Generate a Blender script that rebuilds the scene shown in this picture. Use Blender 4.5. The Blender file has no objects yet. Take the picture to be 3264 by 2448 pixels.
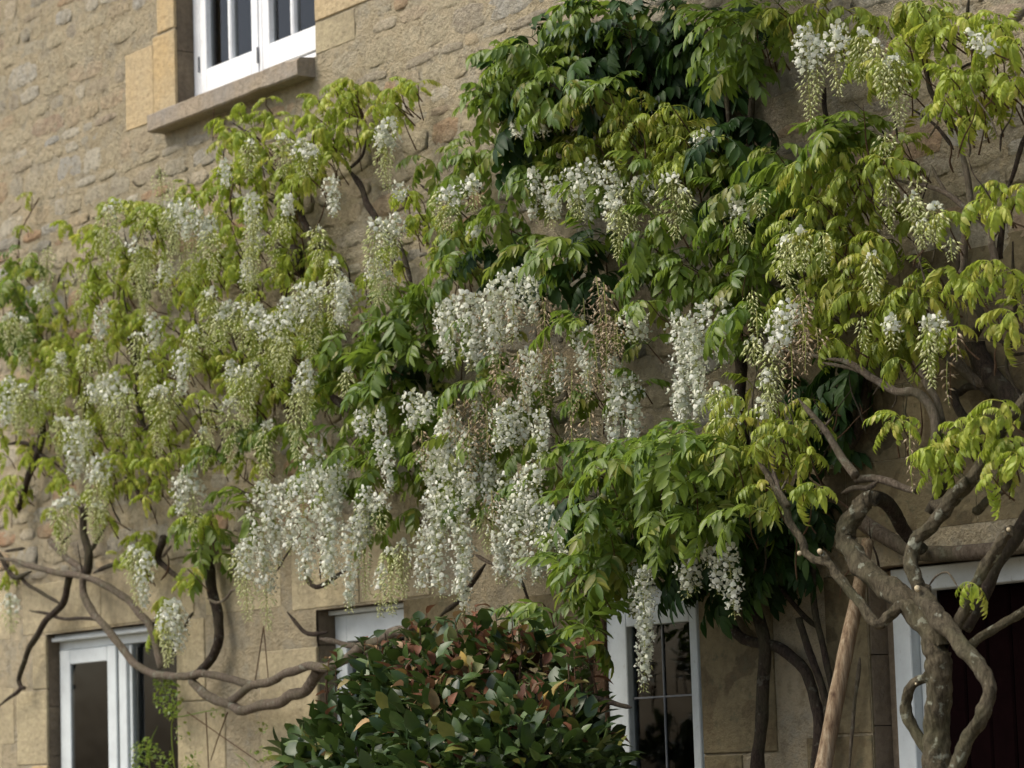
import bpy, math, random
import numpy as np
from mathutils import Matrix, Vector, noise

random.seed(7); rng = np.random.default_rng(7)
sc = bpy.context.scene
col = sc.collection

# ------------------------------------------------------------------ camera
FPX, PW, PH = 10000.0, 3264, 2448
def nrm(v):
    v = np.array(v, float); return v / np.linalg.norm(v)
AX = nrm((7132, -1476, -FPX))                 # wall direction seen from the camera (right, down, forward)
AZ = np.array((-2532, -80000, FPX), float); AZ = nrm(AZ - AX * (AZ @ AX)); AY = np.cross(AZ, AX)
CM = np.array([AX, AY, AZ])
fw = CM @ np.array([0, 0, 1.0])
CAM = -fw * 15.0; CAM[2] = 1.6
cd = bpy.data.cameras.new('camera'); cam = bpy.data.objects.new('camera', cd); col.objects.link(cam)
cd.sensor_width = 36; cd.lens = FPX / PW * 36; cd.clip_end = 500; cd.clip_start = 0.1
cd.dof.use_dof = True; cd.dof.focus_distance = 12.9; cd.dof.aperture_fstop = 3.6     # the photograph is a little soft, more so to the left
r_, d_, f_ = CM @ np.array([1, 0, 0.]), CM @ np.array([0, 1, 0.]), fw
m4 = Matrix.Identity(4)
for i in range(3):
    m4[i][0] = r_[i]; m4[i][1] = -d_[i]; m4[i][2] = -f_[i]; m4[i][3] = CAM[i]
cam.matrix_world = m4
sc.camera = cam

# ------------------------------------------------------------------ light
SUN_EL, SUN_AZ = 52, 205          # azimuth clockwise from +y
w = bpy.data.worlds.new('World'); sc.world = w; w.use_nodes = True
nt = w.node_tree; bg = nt.nodes['Background']
sky = nt.nodes.new('ShaderNodeTexSky'); sky.sky_type = 'NISHITA'; sky.sun_disc = False
sky.sun_elevation = math.radians(SUN_EL); sky.sun_rotation = math.radians(SUN_AZ)
sky.air_density = 1.0; sky.dust_density = 4.0; sky.ozone_density = 1.0
nt.links.new(sky.outputs[0], bg.inputs[0]); bg.inputs[1].default_value = 0.14
sl = bpy.data.lights.new('sun', 'SUN'); sl.energy = 1.5; sl.angle = math.radians(32); sl.color = (1, .95, .85)
so = bpy.data.objects.new('sun', sl); col.objects.link(so)
e, a = math.radians(SUN_EL), math.radians(SUN_AZ)
sd = Vector((math.sin(a) * math.cos(e), math.cos(a) * math.cos(e), math.sin(e)))
so.rotation_euler = (-sd).to_track_quat('-Z', 'Y').to_euler()
sc.view_settings.view_transform = 'Standard'; sc.view_settings.look = 'None'
sc.view_settings.exposure = 0.8; sc.view_settings.gamma = 1; sc.view_settings.use_curve_mapping = False

def P(px, py, y=0.0):
    """point on the plane at depth y (the wall is y=0) met by the sight line through a photo pixel"""
    d = CM @ np.array([px - PW / 2, py - PH / 2, FPX])
    return CAM + d * ((y - CAM[1]) / d[1])
ZO = [(0, 0), (1080, 0), (2164, 0), (0, 800), (1080, 800), (2164, 800), (0, 1628), (1080, 1628), (2164, 1628)]
def Q(k, x, y):
    o = ZO[k - 1]; return (o[0] + x / 2.0109, o[1] + y / 2.0109)
def proj(p):
    v = CM.T @ (np.asarray(p) - CAM); return v[0] / v[2] * FPX + PW / 2, v[1] / v[2] * FPX + PH / 2
def mpp(p):
    return (CM.T @ (np.asarray(p) - CAM))[2] / FPX

# ------------------------------------------------------------------ helpers
def link(name, me, parent=None, label=None):
    o = bpy.data.objects.new(name, me); col.objects.link(o)
    if parent is not None: o.parent = parent
    if label: o['label'] = label
    return o
def empty(name, loc, label, cat, group=None):
    o = bpy.data.objects.new(name, None); col.objects.link(o); o.location = loc
    o.empty_display_size = .2; o['label'] = label; o['category'] = cat
    if group: o['group'] = group
    return o
class MB:
    def __init__(s): s.v = []; s.f = []; s.m = []
    def box(s, x0, x1, y0, y1, z0, z1, mi=0, bev=0.0):
        b = len(s.v)
        if bev <= 0:
            s.v += [(x0,y0,z0),(x1,y0,z0),(x1,y1,z0),(x0,y1,z0),(x0,y0,z1),(x1,y0,z1),(x1,y1,z1),(x0,y1,z1)]
            fs = [(0,3,2,1),(4,5,6,7),(0,1,5,4),(1,2,6,5),(2,3,7,6),(3,0,4,7)]
        else:                                  # front face (y0) set in by a bevel
            c = bev
            s.v += [(x0,y0+c,z0),(x1,y0+c,z0),(x1,y1,z0),(x0,y1,z0),(x0,y0+c,z1),(x1,y0+c,z1),(x1,y1,z1),(x0,y1,z1),
                    (x0+c,y0,z0+c),(x1-c,y0,z0+c),(x1-c,y0,z1-c),(x0+c,y0,z1-c)]
            fs = [(0,3,2,1),(4,5,6,7),(1,2,6,5),(2,3,7,6),(3,0,4,7),(8,9,10,11),(0,1,9,8),(1,5,10,9),(5,4,11,10),(4,0,8,11)]
        s.f += [tuple(b + i for i in q) for q in fs]; s.m += [mi] * len(fs)
    def mesh(s, name, mats, smooth=False):
        me = bpy.data.meshes.new(name); me.from_pydata([tuple(map(float, p)) for p in s.v], [], s.f)
        for m in (mats if isinstance(mats, (list, tuple)) else [mats]): me.materials.append(m)
        me.polygons.foreach_set('material_index', s.m)
        if smooth: me.polygons.foreach_set('use_smooth', [True] * len(s.f))
        me.update(); return me
def np_mesh(name, V, T, mats, mi=None, tint=None, smooth=False):
    V = np.asarray(V, np.float32); T = np.asarray(T, np.int32)
    me = bpy.data.meshes.new(name); me.vertices.add(len(V)); me.vertices.foreach_set('co', V.ravel())
    n = len(T); me.loops.add(n * 3); me.polygons.add(n)
    me.loops.foreach_set('vertex_index', T.ravel())
    me.polygons.foreach_set('loop_start', np.arange(0, n * 3, 3, dtype=np.int32))
    me.polygons.foreach_set('loop_total', np.full(n, 3, np.int32))
    for m in mats: me.materials.append(m)
    if mi is not None: me.polygons.foreach_set('material_index', np.asarray(mi, np.int32))
    if smooth: me.polygons.foreach_set('use_smooth', np.ones(n, bool))
    if tint is not None:
        a = me.attributes.new('tint', 'FLOAT', 'POINT'); a.data.foreach_set('value', np.asarray(tint, np.float32))
    me.update(calc_edges=True); me.validate(); return me

# ------------------------------------------------------------------ materials
def new_mat(name, rough=.8, spec=.3):
    m = bpy.data.materials.new(name); m.use_nodes = True
    nt = m.node_tree; b = nt.nodes['Principled BSDF']
    b.inputs['Roughness'].default_value = rough; b.inputs['Specular IOR Level'].default_value = spec
    return m, nt, b
def N(nt, t, **kw):
    n = nt.nodes.new(t)
    for k, v in kw.items():
        if k in n.inputs: n.inputs[k].default_value = v
        else: setattr(n, k, v)
    return n
def ramp(nt, stops, interp='LINEAR'):
    n = nt.nodes.new('ShaderNodeValToRGB'); n.color_ramp.interpolation = interp
    el = n.color_ramp.elements
    while len(el) > 1: el.remove(el[-1])
    el[0].position = stops[0][0]; el[0].color = (*stops[0][1], 1)
    for p, c in stops[1:]:
        q = el.new(p); q.color = (*c, 1)
    return n
def noise_n(nt, scale, detail=4, rough=.6, vec=None, dim='3D'):
    n = N(nt, 'ShaderNodeTexNoise', Scale=scale, Detail=detail, Roughness=rough)
    if vec is not None: nt.links.new(vec, n.inputs['Vector'])
    return n
def mixc(nt, fac, a, b, blend='MIX'):
    n = nt.nodes.new('ShaderNodeMix'); n.data_type = 'RGBA'; n.blend_type = blend
    for i, v in ((0, fac), (6, a), (7, b)):
        if isinstance(v, (int, float)): n.inputs[i].default_value = v
        elif isinstance(v, tuple): n.inputs[i].default_value = (*v, 1)
        else: nt.links.new(v, n.inputs[i])
    return n.outputs[2]
def bump(nt, b, h, strength=.5, dist=.01):
    n = N(nt, 'ShaderNodeBump', Strength=strength, Distance=dist)
    nt.links.new(h, n.inputs['Height']); nt.links.new(n.outputs[0], b.inputs['Normal'])
def pos(nt): return nt.nodes.new('ShaderNodeNewGeometry').outputs['Position']
def rand_val(nt):
    at = N(nt, 'ShaderNodeAttribute', attribute_name='tint'); oi = nt.nodes.new('ShaderNodeObjectInfo')
    ad = N(nt, 'ShaderNodeMath', operation='ADD'); nt.links.new(at.outputs['Fac'], ad.inputs[0]); nt.links.new(oi.outputs['Random'], ad.inputs[1])
    fr = N(nt, 'ShaderNodeMath', operation='FRACT'); nt.links.new(ad.outputs[0], fr.inputs[0]); return fr.outputs[0]

def mortar_col(nt, p):
    n1 = noise_n(nt, 1.1, 3, .6, p); r1 = ramp(nt, [(.3, (.41, .345, .22)), (.5, (.50, .425, .28)), (.7, (.585, .505, .345))]); nt.links.new(n1.outputs[0], r1.inputs[0])
    n4 = noise_n(nt, .55, 5, .65, p); r4 = ramp(nt, [(.48, (0, 0, 0)), (.66, (.6, .6, .6))]); nt.links.new(n4.outputs[0], r4.inputs[0])
    c = mixc(nt, r4.outputs[0], r1.outputs[0], (.29, .255, .18))
    n5 = noise_n(nt, 6, 6, .65, p); r5 = ramp(nt, [(.48, (0, 0, 0)), (.60, (.6, .6, .6))]); nt.links.new(n5.outputs[0], r5.inputs[0])
    return mixc(nt, r5.outputs[0], c, (.40, .37, .285))
def mortar_mat():
    m, nt, b = new_mat('lime_mortar', .95, .15); p = pos(nt)
    n2 = noise_n(nt, 16, 6, .7, p); n3 = noise_n(nt, 70, 4, .7, p)
    r2 = ramp(nt, [(.3, (.66, .64, .62)), (.5, (1, 1, 1)), (.75, (1.15, 1.13, 1.1))]); nt.links.new(n2.outputs[0], r2.inputs[0])
    nt.links.new(mixc(nt, 1.0, mortar_col(nt, p), r2.outputs[0], 'MULTIPLY'), b.inputs['Base Color'])
    ad = N(nt, 'ShaderNodeMath', operation='ADD'); nt.links.new(n2.outputs[0], ad.inputs[0]); nt.links.new(n3.outputs[0], ad.inputs[1])
    bump(nt, b, ad.outputs[0], 1.0, .045); return m
def stone_mat():
    m, nt, b = new_mat('rubble_limestone', .9, .2); p = pos(nt); rv = rand_val(nt)
    r = ramp(nt, [(0, (.45, .385, .25)), (.22, (.50, .44, .30)), (.34, (.35, .33, .27)), (.44, (.52, .45, .30)), (.54, (.43, .42, .37)),
                  (.64, (.58, .53, .40)), (.72, (.45, .34, .21)), (.78, (.46, .29, .17)), (.83, (.38, .34, .26)), (1, (.52, .42, .26))])
    nt.links.new(rv, r.inputs[0])
    n2 = noise_n(nt, 22, 6, .7, p); r2 = ramp(nt, [(.28, (.58, .56, .54)), (.5, (1, 1, 1)), (.75, (1.2, 1.18, 1.14))]); nt.links.new(n2.outputs[0], r2.inputs[0])
    n5 = noise_n(nt, 7, 5, .65, p); r5 = ramp(nt, [(.42, (.0, .0, .0)), (.66, (.62, .62, .62))]); nt.links.new(n5.outputs[0], r5.inputs[0])
    c = mixc(nt, r5.outputs[0], r.outputs[0], mortar_col(nt, p))          # mortar smeared over the stone
    c = mixc(nt, 1.0, c, r2.outputs[0], 'MULTIPLY'); nt.links.new(c, b.inputs['Base Color'])
    n3 = noise_n(nt, 60, 5, .7, p); ad = N(nt, 'ShaderNodeMath', operation='ADD'); nt.links.new(n2.outputs[0], ad.inputs[0]); nt.links.new(n3.outputs[0], ad.inputs[1])
    bump(nt, b, ad.outputs[0], 1.0, .04); return m
def ashlar_mat(name, ca, cb, stain, patch=0.0):
    m, nt, b = new_mat(name, .9, .2); p = pos(nt); rv = rand_val(nt)
    r = ramp(nt, [(0, ca), (1, cb)]); nt.links.new(rv, r.inputs[0])
    n1 = noise_n(nt, 2.6, 6, .65, p); r1 = ramp(nt, [(.42, (0, 0, 0)), (.64, (.8, .8, .8))]); nt.links.new(n1.outputs[0], r1.inputs[0])
    c = mixc(nt, r1.outputs[0], r.outputs[0], stain)
    if patch:
        n4 = noise_n(nt, 3.7, 3, .5, p); n4.inputs['Distortion'].default_value = 1.0
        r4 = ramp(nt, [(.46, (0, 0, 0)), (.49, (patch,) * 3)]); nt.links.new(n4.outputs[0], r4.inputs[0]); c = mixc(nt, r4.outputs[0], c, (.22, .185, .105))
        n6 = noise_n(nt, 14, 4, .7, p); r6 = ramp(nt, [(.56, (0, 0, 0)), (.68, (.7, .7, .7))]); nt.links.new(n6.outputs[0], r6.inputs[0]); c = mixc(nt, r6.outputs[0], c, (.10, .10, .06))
    n2 = noise_n(nt, 30, 6, .7, p); r2 = ramp(nt, [(.3, (.72, .71, .69)), (.55, (1, 1, 1)), (.75, (1.12, 1.1, 1.05))]); nt.links.new(n2.outputs[0], r2.inputs[0])
    c = mixc(nt, 1.0, c, r2.outputs[0], 'MULTIPLY'); nt.links.new(c, b.inputs['Base Color'])
    n3 = noise_n(nt, 40, 6, .7, p); bump(nt, b, n3.outputs[0], .8, .02); return m
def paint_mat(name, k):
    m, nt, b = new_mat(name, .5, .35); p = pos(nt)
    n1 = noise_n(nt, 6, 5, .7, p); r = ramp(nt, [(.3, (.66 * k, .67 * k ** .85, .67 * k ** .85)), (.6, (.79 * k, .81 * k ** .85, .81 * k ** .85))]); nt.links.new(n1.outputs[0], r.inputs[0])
    n2 = noise_n(nt, 45, 4, .6, p); r2 = ramp(nt, [(.62, (1, 1, 1)), (.75, (.75, .72, .68))]); nt.links.new(n2.outputs[0], r2.inputs[0])
    nt.links.new(mixc(nt, 1.0, r.outputs[0], r2.outputs[0], 'MULTIPLY'), b.inputs['Base Color']); bump(nt, b, n1.outputs[0], .15, .003); return m
def plain(name, c, rough=.7, spec=.3, var=.25, scale=12):
    m, nt, b = new_mat(name, rough, spec); p = pos(nt); n1 = noise_n(nt, scale, 5, .65, p)
    r = ramp(nt, [(.3, tuple(x * (1 - var) for x in c)), (.7, tuple(x * (1 + var) for x in c))]); nt.links.new(n1.outputs[0], r.inputs[0])
    nt.links.new(r.outputs[0], b.inputs['Base Color']); bump(nt, b, n1.outputs[0], .3, .01); return m
def glass_mat():
    m = bpy.data.materials.new('window_glass'); m.use_nodes = True; nt = m.node_tree; nt.nodes.clear()
    out = nt.nodes.new('ShaderNodeOutputMaterial'); tr = N(nt, 'ShaderNodeBsdfTransparent'); tr.inputs[0].default_value = (.82, .85, .85, 1)
    gl = nt.nodes.new('ShaderNodeBsdfGlossy'); gl.inputs['Roughness'].default_value = .04
    n1 = noise_n(nt, 3.0, 2, .5, pos(nt)); bu = N(nt, 'ShaderNodeBump', Strength=.12, Distance=.02); nt.links.new(n1.outputs[0], bu.inputs['Height'])
    nt.links.new(bu.outputs[0], gl.inputs['Normal'])
    fr = N(nt, 'ShaderNodeFresnel', IOR=1.42); mx = nt.nodes.new('ShaderNodeMixShader')
    nt.links.new(fr.outputs[0], mx.inputs[0]); nt.links.new(tr.outputs[0], mx.inputs[1]); nt.links.new(gl.outputs[0], mx.inputs[2])
    nt.links.new(mx.outputs[0], out.inputs[0]); return m
def leaf_mat(name, stops, trans=.35, rough=.42, spec=.4, tcol=(.30, .42, .04)):
    m, nt, b = new_mat(name, rough, spec); rv = rand_val(nt)
    r = ramp(nt, stops); nt.links.new(rv, r.inputs[0])
    n1 = noise_n(nt, 26, 3, .6, pos(nt)); r2 = ramp(nt, [(.3, (.78, .80, .75)), (.7, (1.18, 1.14, 1.1))]); nt.links.new(n1.outputs[0], r2.inputs[0])
    c = mixc(nt, 1.0, r.outputs[0], r2.outputs[0], 'MULTIPLY'); nt.links.new(c, b.inputs['Base Color'])
    if trans > 0:
        tr = nt.nodes.new('ShaderNodeBsdfTranslucent'); ct = mixc(nt, .45, c, tcol); nt.links.new(ct, tr.inputs[0])
        mx = nt.nodes.new('ShaderNodeMixShader'); mx.inputs[0].default_value = trans
        nt.links.new(b.outputs[0], mx.inputs[1]); nt.links.new(tr.outputs[0], mx.inputs[2])
        nt.links.new(mx.outputs[0], nt.nodes['Material Output'].inputs[0])
    return m
def bark_mat(name, ca, cb, lichen=.0, scale=30):
    m, nt, b = new_mat(name, .9, .2); p = pos(nt)
    mp = N(nt, 'ShaderNodeMapping'); mp.inputs['Scale'].default_value = (1.6, 1.6, .55); nt.links.new(p, mp.inputs[0])
    n1 = noise_n(nt, scale * 1.5, 7, .78, mp.outputs[0]); n1.inputs['Distortion'].default_value = .6; r = ramp(nt, [(.40, ca), (.47, tuple((x + y) * .42 for x, y in zip(ca, cb))), (.62, cb)]); nt.links.new(n1.outputs[0], r.inputs[0]); c = r.outputs[0]
    if lichen:
        n2 = noise_n(nt, 19, 4, .6, p); r2 = ramp(nt, [(.60, (0, 0, 0)), (.66, (lichen,) * 3)]); nt.links.new(n2.outputs[0], r2.inputs[0])
        c = mixc(nt, r2.outputs[0], c, (.33, .34, .26))
        n4 = noise_n(nt, 5, 3, .6, p); r4 = ramp(nt, [(.45, (0, 0, 0)), (.7, (.5, .5, .5))]); nt.links.new(n4.outputs[0], r4.inputs[0])
        c = mixc(nt, r4.outputs[0], c, (.10, .105, .05))
    nt.links.new(c, b.inputs['Base Color']); bump(nt, b, n1.outputs[0], 1.0, .03); return m

M_mortar, M_stone, M_paint, M_glass = mortar_mat(), stone_mat(), paint_mat('white_paint', 1.0), glass_mat()
M_paint_shade = paint_mat('white_paint_shade', .66)  # white paint darkened and greyed, shade on the lower frames put into colour
M_ash = ashlar_mat('ashlar', (.38, .325, .20), (.43, .37, .235), (.27, .23, .15))
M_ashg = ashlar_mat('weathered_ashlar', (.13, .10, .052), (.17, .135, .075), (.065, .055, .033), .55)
M_gold = ashlar_mat('golden_quoin', (.48, .345, .165), (.49, .385, .225), (.43, .35, .215))
M_sill = ashlar_mat('sill_stone', (.32, .27, .20), (.34, .28, .20), (.28, .26, .23))
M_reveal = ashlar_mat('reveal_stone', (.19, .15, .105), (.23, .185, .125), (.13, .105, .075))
M_dark = plain('interior_plaster', (.13, .13, .125)); M_door = plain('maroon_door', (.005, .0018, .002), .9, .02)
M_curt = plain('curtain_cloth', (.30, .31, .33), .9, .1); M_lead = plain('lead_came', (.16, .17, .18), .5)
M_ground = plain('gravel_ground', (.20, .17, .12), .95, .1, .4, 8); M_cut = plain('cut_wood', (.40, .34, .22), .9, .1, .35, 60)
L_lime = leaf_mat('leaf_lime', [(0, (.27, .36, .05)), (.4, (.37, .46, .065)), (.7, (.47, .54, .10)), (.92, (.50, .48, .11)), (1, (.22, .33, .04))], .5, tcol=(.44, .52, .06))
L_olive = leaf_mat('leaf_olive', [(0, (.17, .235, .03)), (.4, (.25, .32, .04)), (.7, (.33, .385, .055)), (.94, (.35, .32, .06)), (1, (.15, .22, .03))], .42, tcol=(.40, .48, .06))
L_green = leaf_mat('leaf_green', [(0, (.075, .135, .022)), (.4, (.13, .20, .028)), (.80, (.17, .235, .034)), (.95, (.21, .21, .045)), (1, (.065, .12, .02))], .40, tcol=(.30, .44, .05))
L_dark = leaf_mat('leaf_dark', [(0, (.012, .032, .009)), (.5, (.020, .052, .012)), (.85, (.045, .09, .018)), (1, (.018, .045, .011))], .15, .5, .22, (.12, .25, .03))  # dark foliage, colour lowered further to deepen the shaded hollows
L_shrub = leaf_mat('leaf_shrub', [(0, (.013, .028, .007)), (.35, (.026, .052, .012)), (.62, (.048, .085, .02)), (.78, (.09, .135, .038)), (.86, (.045, .08, .022)), (.90, (.24, .22, .05)), (.93, (.05, .09, .03)), (1, (.02, .045, .013))], .12, .40, .35, (.12, .2, .03))
L_brown = leaf_mat('leaf_brown', [(0, (.07, .03, .018)), (.3, (.18, .075, .04)), (.5, (.09, .045, .025)), (.60, (.12, .14, .04)), (.85, (.34, .23, .14)), (.92, (.30, .21, .05)), (1, (.10, .10, .035))], .15, .6, .2, (.4, .2, .1))
F_white = leaf_mat('petal_white', [(0, (.56, .59, .48)), (.6, (.72, .735, .68)), (1, (.62, .65, .50))], .25, .6, .2, (.8, .82, .6))
F_cream = leaf_mat('petal_bud', [(0, (.56, .60, .28)), (.6, (.76, .78, .48)), (1, (.42, .50, .17))], .25, .6, .2, (.6, .62, .25))
F_brown = leaf_mat('petal_spent', [(0, (.33, .25, .16)), (.5, (.50, .42, .30)), (1, (.24, .17, .10))], .15, .8, .1, (.4, .25, .12))
F_stalk = leaf_mat('flower_stalk', [(0, (.22, .27, .07)), (1, (.28, .28, .09))], .1, .6, .2)
B_pale = bark_mat('bark_pale', (.11, .085, .06), (.24, .195, .145), .5); B_dark = bark_mat('bark_dark', (.03, .022, .016), (.085, .062, .045), .25)
B_trunk = bark_mat('bark_trunk', (.05, .040, .024), (.155, .13, .082), .9, 20); B_twig = bark_mat('bark_twig', (.09, .05, .025), (.17, .105, .06))

# ------------------------------------------------------------------ the house
gnd = MB(); gnd.v = [(-200, -200, 0), (200, -200, 0), (200, 200, 0), (-200, 200, 0)]; gnd.f = [(0, 1, 2, 3)]; gnd.m = [0]
g = link('ground', gnd.mesh('ground', M_ground)); g['kind'] = 'structure'
house = empty('stone_house', (0, 0, 0), 'honey coloured rubble stone cottage front behind the flowering wisteria', 'house')

OPEN = {'upper': (-3.20, -1.69, 5.41, 6.75), 'left': (-4.90, -3.31, 1.05, 2.53), 'middle': (-1.82, -0.99, 1.05, 2.49),
        'right': (0.52, 1.36, 1.05, 2.44), 'door': (2.46, 3.62, 0.0, 2.40)}
# quoins and dressed blocks: (x0,x1,z0,z1,material)
QU = [(-3.40, -3.202, 5.90, 6.75, M_gold), (-3.455, -3.202, 5.43, 5.885, M_gold), (-3.79, -3.458, 5.40, 5.85, M_gold),
      (-1.688, -.97, 5.60, 6.05, M_gold), (-1.688, -1.42, 6.07, 6.6, M_gold), (-1.688, -1.30, 5.42, 5.585, M_ash),
      (-3.305, -3.03, 1.1, 1.62, M_gold), (-3.305, -2.78, 1.63, 2.06, M_ash), (-3.305, -2.99, 2.07, 2.52, M_ash),
      (-5.10, -4.903, 1.1, 1.75, M_gold), (-5.3, -4.903, 1.76, 2.2, M_ash), (-5.08, -4.903, 2.21, 2.52, M_ash),
      (-5.2, -4.2, 2.54, 2.84, M_ash), (-4.19, -3.1, 2.54, 2.84, M_ash), (-2.05, -1.4, 2.50, 2.84, M_ash), (-1.39, -.75, 2.50, 2.84, M_ash), (.3, 1.6, 2.45, 2.84, M_ashg),
      (-2.12, -1.823, 1.1, 1.72, M_ash), (-2.4, -1.823, 1.73, 2.3, M_ash), (-.985, -.7, 1.1, 1.9, M_ash), (-.985, -.45, 1.91, 2.49, M_ashg),
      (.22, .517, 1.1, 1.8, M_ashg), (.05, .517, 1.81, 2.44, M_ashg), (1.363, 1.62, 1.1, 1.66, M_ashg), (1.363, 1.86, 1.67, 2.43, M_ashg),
      (2.05, 2.457, .9, 1.72, M_ashg), (2.2, 2.457, 1.73, 2.38, M_ashg)]
def in_open(x, z, pad=0.0):
    return any(a - pad < x < b + pad and c - pad < z < d + pad for a, b, c, d in OPEN.values())
X0, X1, Z1 = -9.0, 8.0, 7.4
def lines(a, b, step, extra):
    ls = list(np.arange(a, b, step)) + [b]; ls = [v for v in ls if all(abs(v - e) > step * .45 for e in extra)] + list(extra); return sorted(ls)
xs = lines(X0, X1, .032, [v for o in OPEN.values() for v in o[:2]]); zs = lines(0, Z1, .032, sorted({v for o in OPEN.values() for v in o[2:] if v > 0}))
def relief(x, z):
    return (noise.noise(Vector((x * 5, 3.1, z * 8))) * .006 + noise.noise(Vector((x * 16, 9.1, z * 22))) * .006)
mb = MB(); idx = {}
for i, x in enumerate(xs):
    for j, z in enumerate(zs):
        idx[i, j] = len(mb.v); k = 0.0 if (z < 2.84 or in_open(x, z, .05) or (x > 1.72 and z < 3.56)) else 1.0
        yy = relief(x, z) * (k * 1.1 + .08) - (.004 if k else .0042)
        if any(q_[0] - .01 < x < q_[1] + .01 and q_[2] - .01 < z < q_[3] + .01 for q_ in QU): yy = relief(x, z) * .2 + (.002 if k else 0)
        mb.v.append((x, yy, z))
for i in range(len(xs) - 1):
    for j in range(len(zs) - 1):
        if in_open((xs[i] + xs[i + 1]) / 2, (zs[j] + zs[j + 1]) / 2): continue
        mb.f.append((idx[i, j], idx[i + 1, j], idx[i + 1, j + 1], idx[i, j + 1])); mb.m.append(0)
wall = link('wall', mb.mesh('wall', M_mortar, True), house)

mb = MB(); y0, y1 = .33, 3.5           # one closed dark room behind the wall
mb.v = [(X0,y0,0),(X1,y0,0),(X1,y1,0),(X0,y1,0),(X0,y0,Z1),(X1,y0,Z1),(X1,y1,Z1),(X0,y1,Z1)]
mb.f = [(0,1,2,3),(4,7,6,5),(1,5,6,2),(2,6,7,3),(3,7,4,0)]; mb.m = [0] * 5
mb.box(X0, X1, .34, 3.4, 3.3, 3.5)
room = link('interior', mb.mesh('interior', M_dark), house)
mb = MB()                              # ceiling over the wall top so that no light falls behind it
mb.box(X0, X1, -.35, .345, Z1 + .002, Z1 + .12); link('eaves_board', mb.mesh('eaves_board', M_reveal), house)

# reveals
def blockm(name, dims, mat, parent, bev=.006, label=None):
    x0, x1, y0, y1, z0, z1 = dims
    b = MB(); b.box(x0, x1, y0, y1, z0, z1, 0, bev); return link(name, b.mesh(name, mat), parent, label)
for k, (a, b, c, d) in OPEN.items():
    zz = c
    while zz < d - .01:
        h = min(random.uniform(.28, .5), d - zz)
        if d - zz - h < .15: h = d - zz
        for xa, xb in ((a - .12, a), (b, b + .12)):
            blockm('reveal_stone', (xa, xb, .012, .34, zz + .002, zz + h - .002), M_reveal, wall, .004)
        zz += h
    blockm('soffit', (a, b, .012, .34, d, d + .15), M_reveal, wall, .004)

for x0_, x1_, z0_, z1_, m in QU:
    blockm('quoin', (x0_, x1_, -.006 - random.random() * .004, .011, z0_, z1_), m, wall, .004)
def hits_q(x0_, x1_, z0_, z1_, pad=.006):
    if any(x0_ < q[1] + pad and x1_ > q[0] - pad and z0_ < q[3] + pad and z1_ > q[2] - pad for q in QU): return True
    if x1_ > -3.36 and x0_ < -1.70 and z1_ > 5.29 and z0_ < 5.42: return True
    return any(x0_ < o[1] + .004 and x1_ > o[0] - .004 and z0_ < o[3] + .004 and z1_ > o[2] - .01 for o in OPEN.values())
# smooth ashlar below
z = .05; row = 0
while z < 3.5:
    h = random.choice([.26, .3, .34]); x = -8.6 + random.random() * .4
    while x < 4.6:
        wd = random.uniform(.38, .8); xa, xb, za, zb = x + .0015, x + wd - .0015, z + .0015, z + h - .0015
        up = z + h > 2.84
        x += wd
        if up and xa < 1.75: continue
        if hits_q(xa, xb, za, zb):
            continue
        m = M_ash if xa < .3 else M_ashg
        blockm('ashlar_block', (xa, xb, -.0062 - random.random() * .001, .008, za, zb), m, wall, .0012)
    z += h; row += 1

# rubble stones
SV = []
for k in range(26):
    n = random.choice([9, 10, 11, 12]); V = []; T = []
    angs = [2 * math.pi * i / n + random.uniform(-.16, .16) for i in range(n)]
    ex = random.uniform(3.2, 8.0)
    for ring, (s, y) in enumerate(((1.0, .3), (.95, -.35), (.66, -.9))):
        for i, a_ in enumerate(angs):
            c_, s_ = math.cos(a_), math.sin(a_)
            rr = (abs(c_) ** ex + abs(s_) ** ex) ** (-1 / ex) * s * (1 + (random.uniform(-.24, .10) if ring == 0 else random.uniform(-.05, .05)))
            V.append((c_ * rr * .5, y + random.uniform(-.22, .22) * (ring > 0), s_ * rr * .5))
    V.append((0, -1.0 + random.uniform(-.3, .2), 0))
    for r in range(2):
        for i in range(n):
            j = (i + 1) % n; a0, a1, b0, b1 = r * n + i, r * n + j, r * n + n + i, r * n + n + j
            T += [(a0, a1, b1), (a0, b1, b0)]
    T += [(2 * n + i, 2 * n + (i + 1) % n, 3 * n) for i in range(n)]
    SV.append((np.array(V), np.array(T), np_mesh('stone', V, T, [M_stone], tint=[0.] * len(V))))
stones = []
z = 2.86
while z < 7.3:
    h = random.choice([.075, .09, .11, .13, .16]); x = -8.8 + random.random() * .2
    while x < 7.6:
        wd = random.uniform(.12, .40) * (1 if h < .12 else 1.15); xa, xb = x + .012, x + wd - .012
        za, zb = z + .010 + random.uniform(-.006, .01), z + h - .010 + random.uniform(-.008, .008); x += wd
        if hits_q(xa, xb, za, zb, .0): continue
        if xa > 1.7 and za < 3.55: continue
        stones.append(((xa + xb) / 2, (za + zb) / 2, xb - xa, zb - za))
    z += h
cand = []
for s in stones:
    px, py = proj((s[0], 0, s[1]))
    vis = -60 < px < 3330 and -60 < py < 2500 and (py < 760 - .42 * px if px < 520 else py < 460 - .1 * (px - 520)) and px < 1750 or (2400 < px < 3264 and 180 < py < 1000) or (0 < px < 800 and 900 < py < 1650)
    cand.append((0 if vis and py < 800 else 1 if vis else 2, -s[2] * s[3], s))
cand.sort(key=lambda c: (c[0], c[1]))
one, rest = cand[:300], cand[300:]
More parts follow.
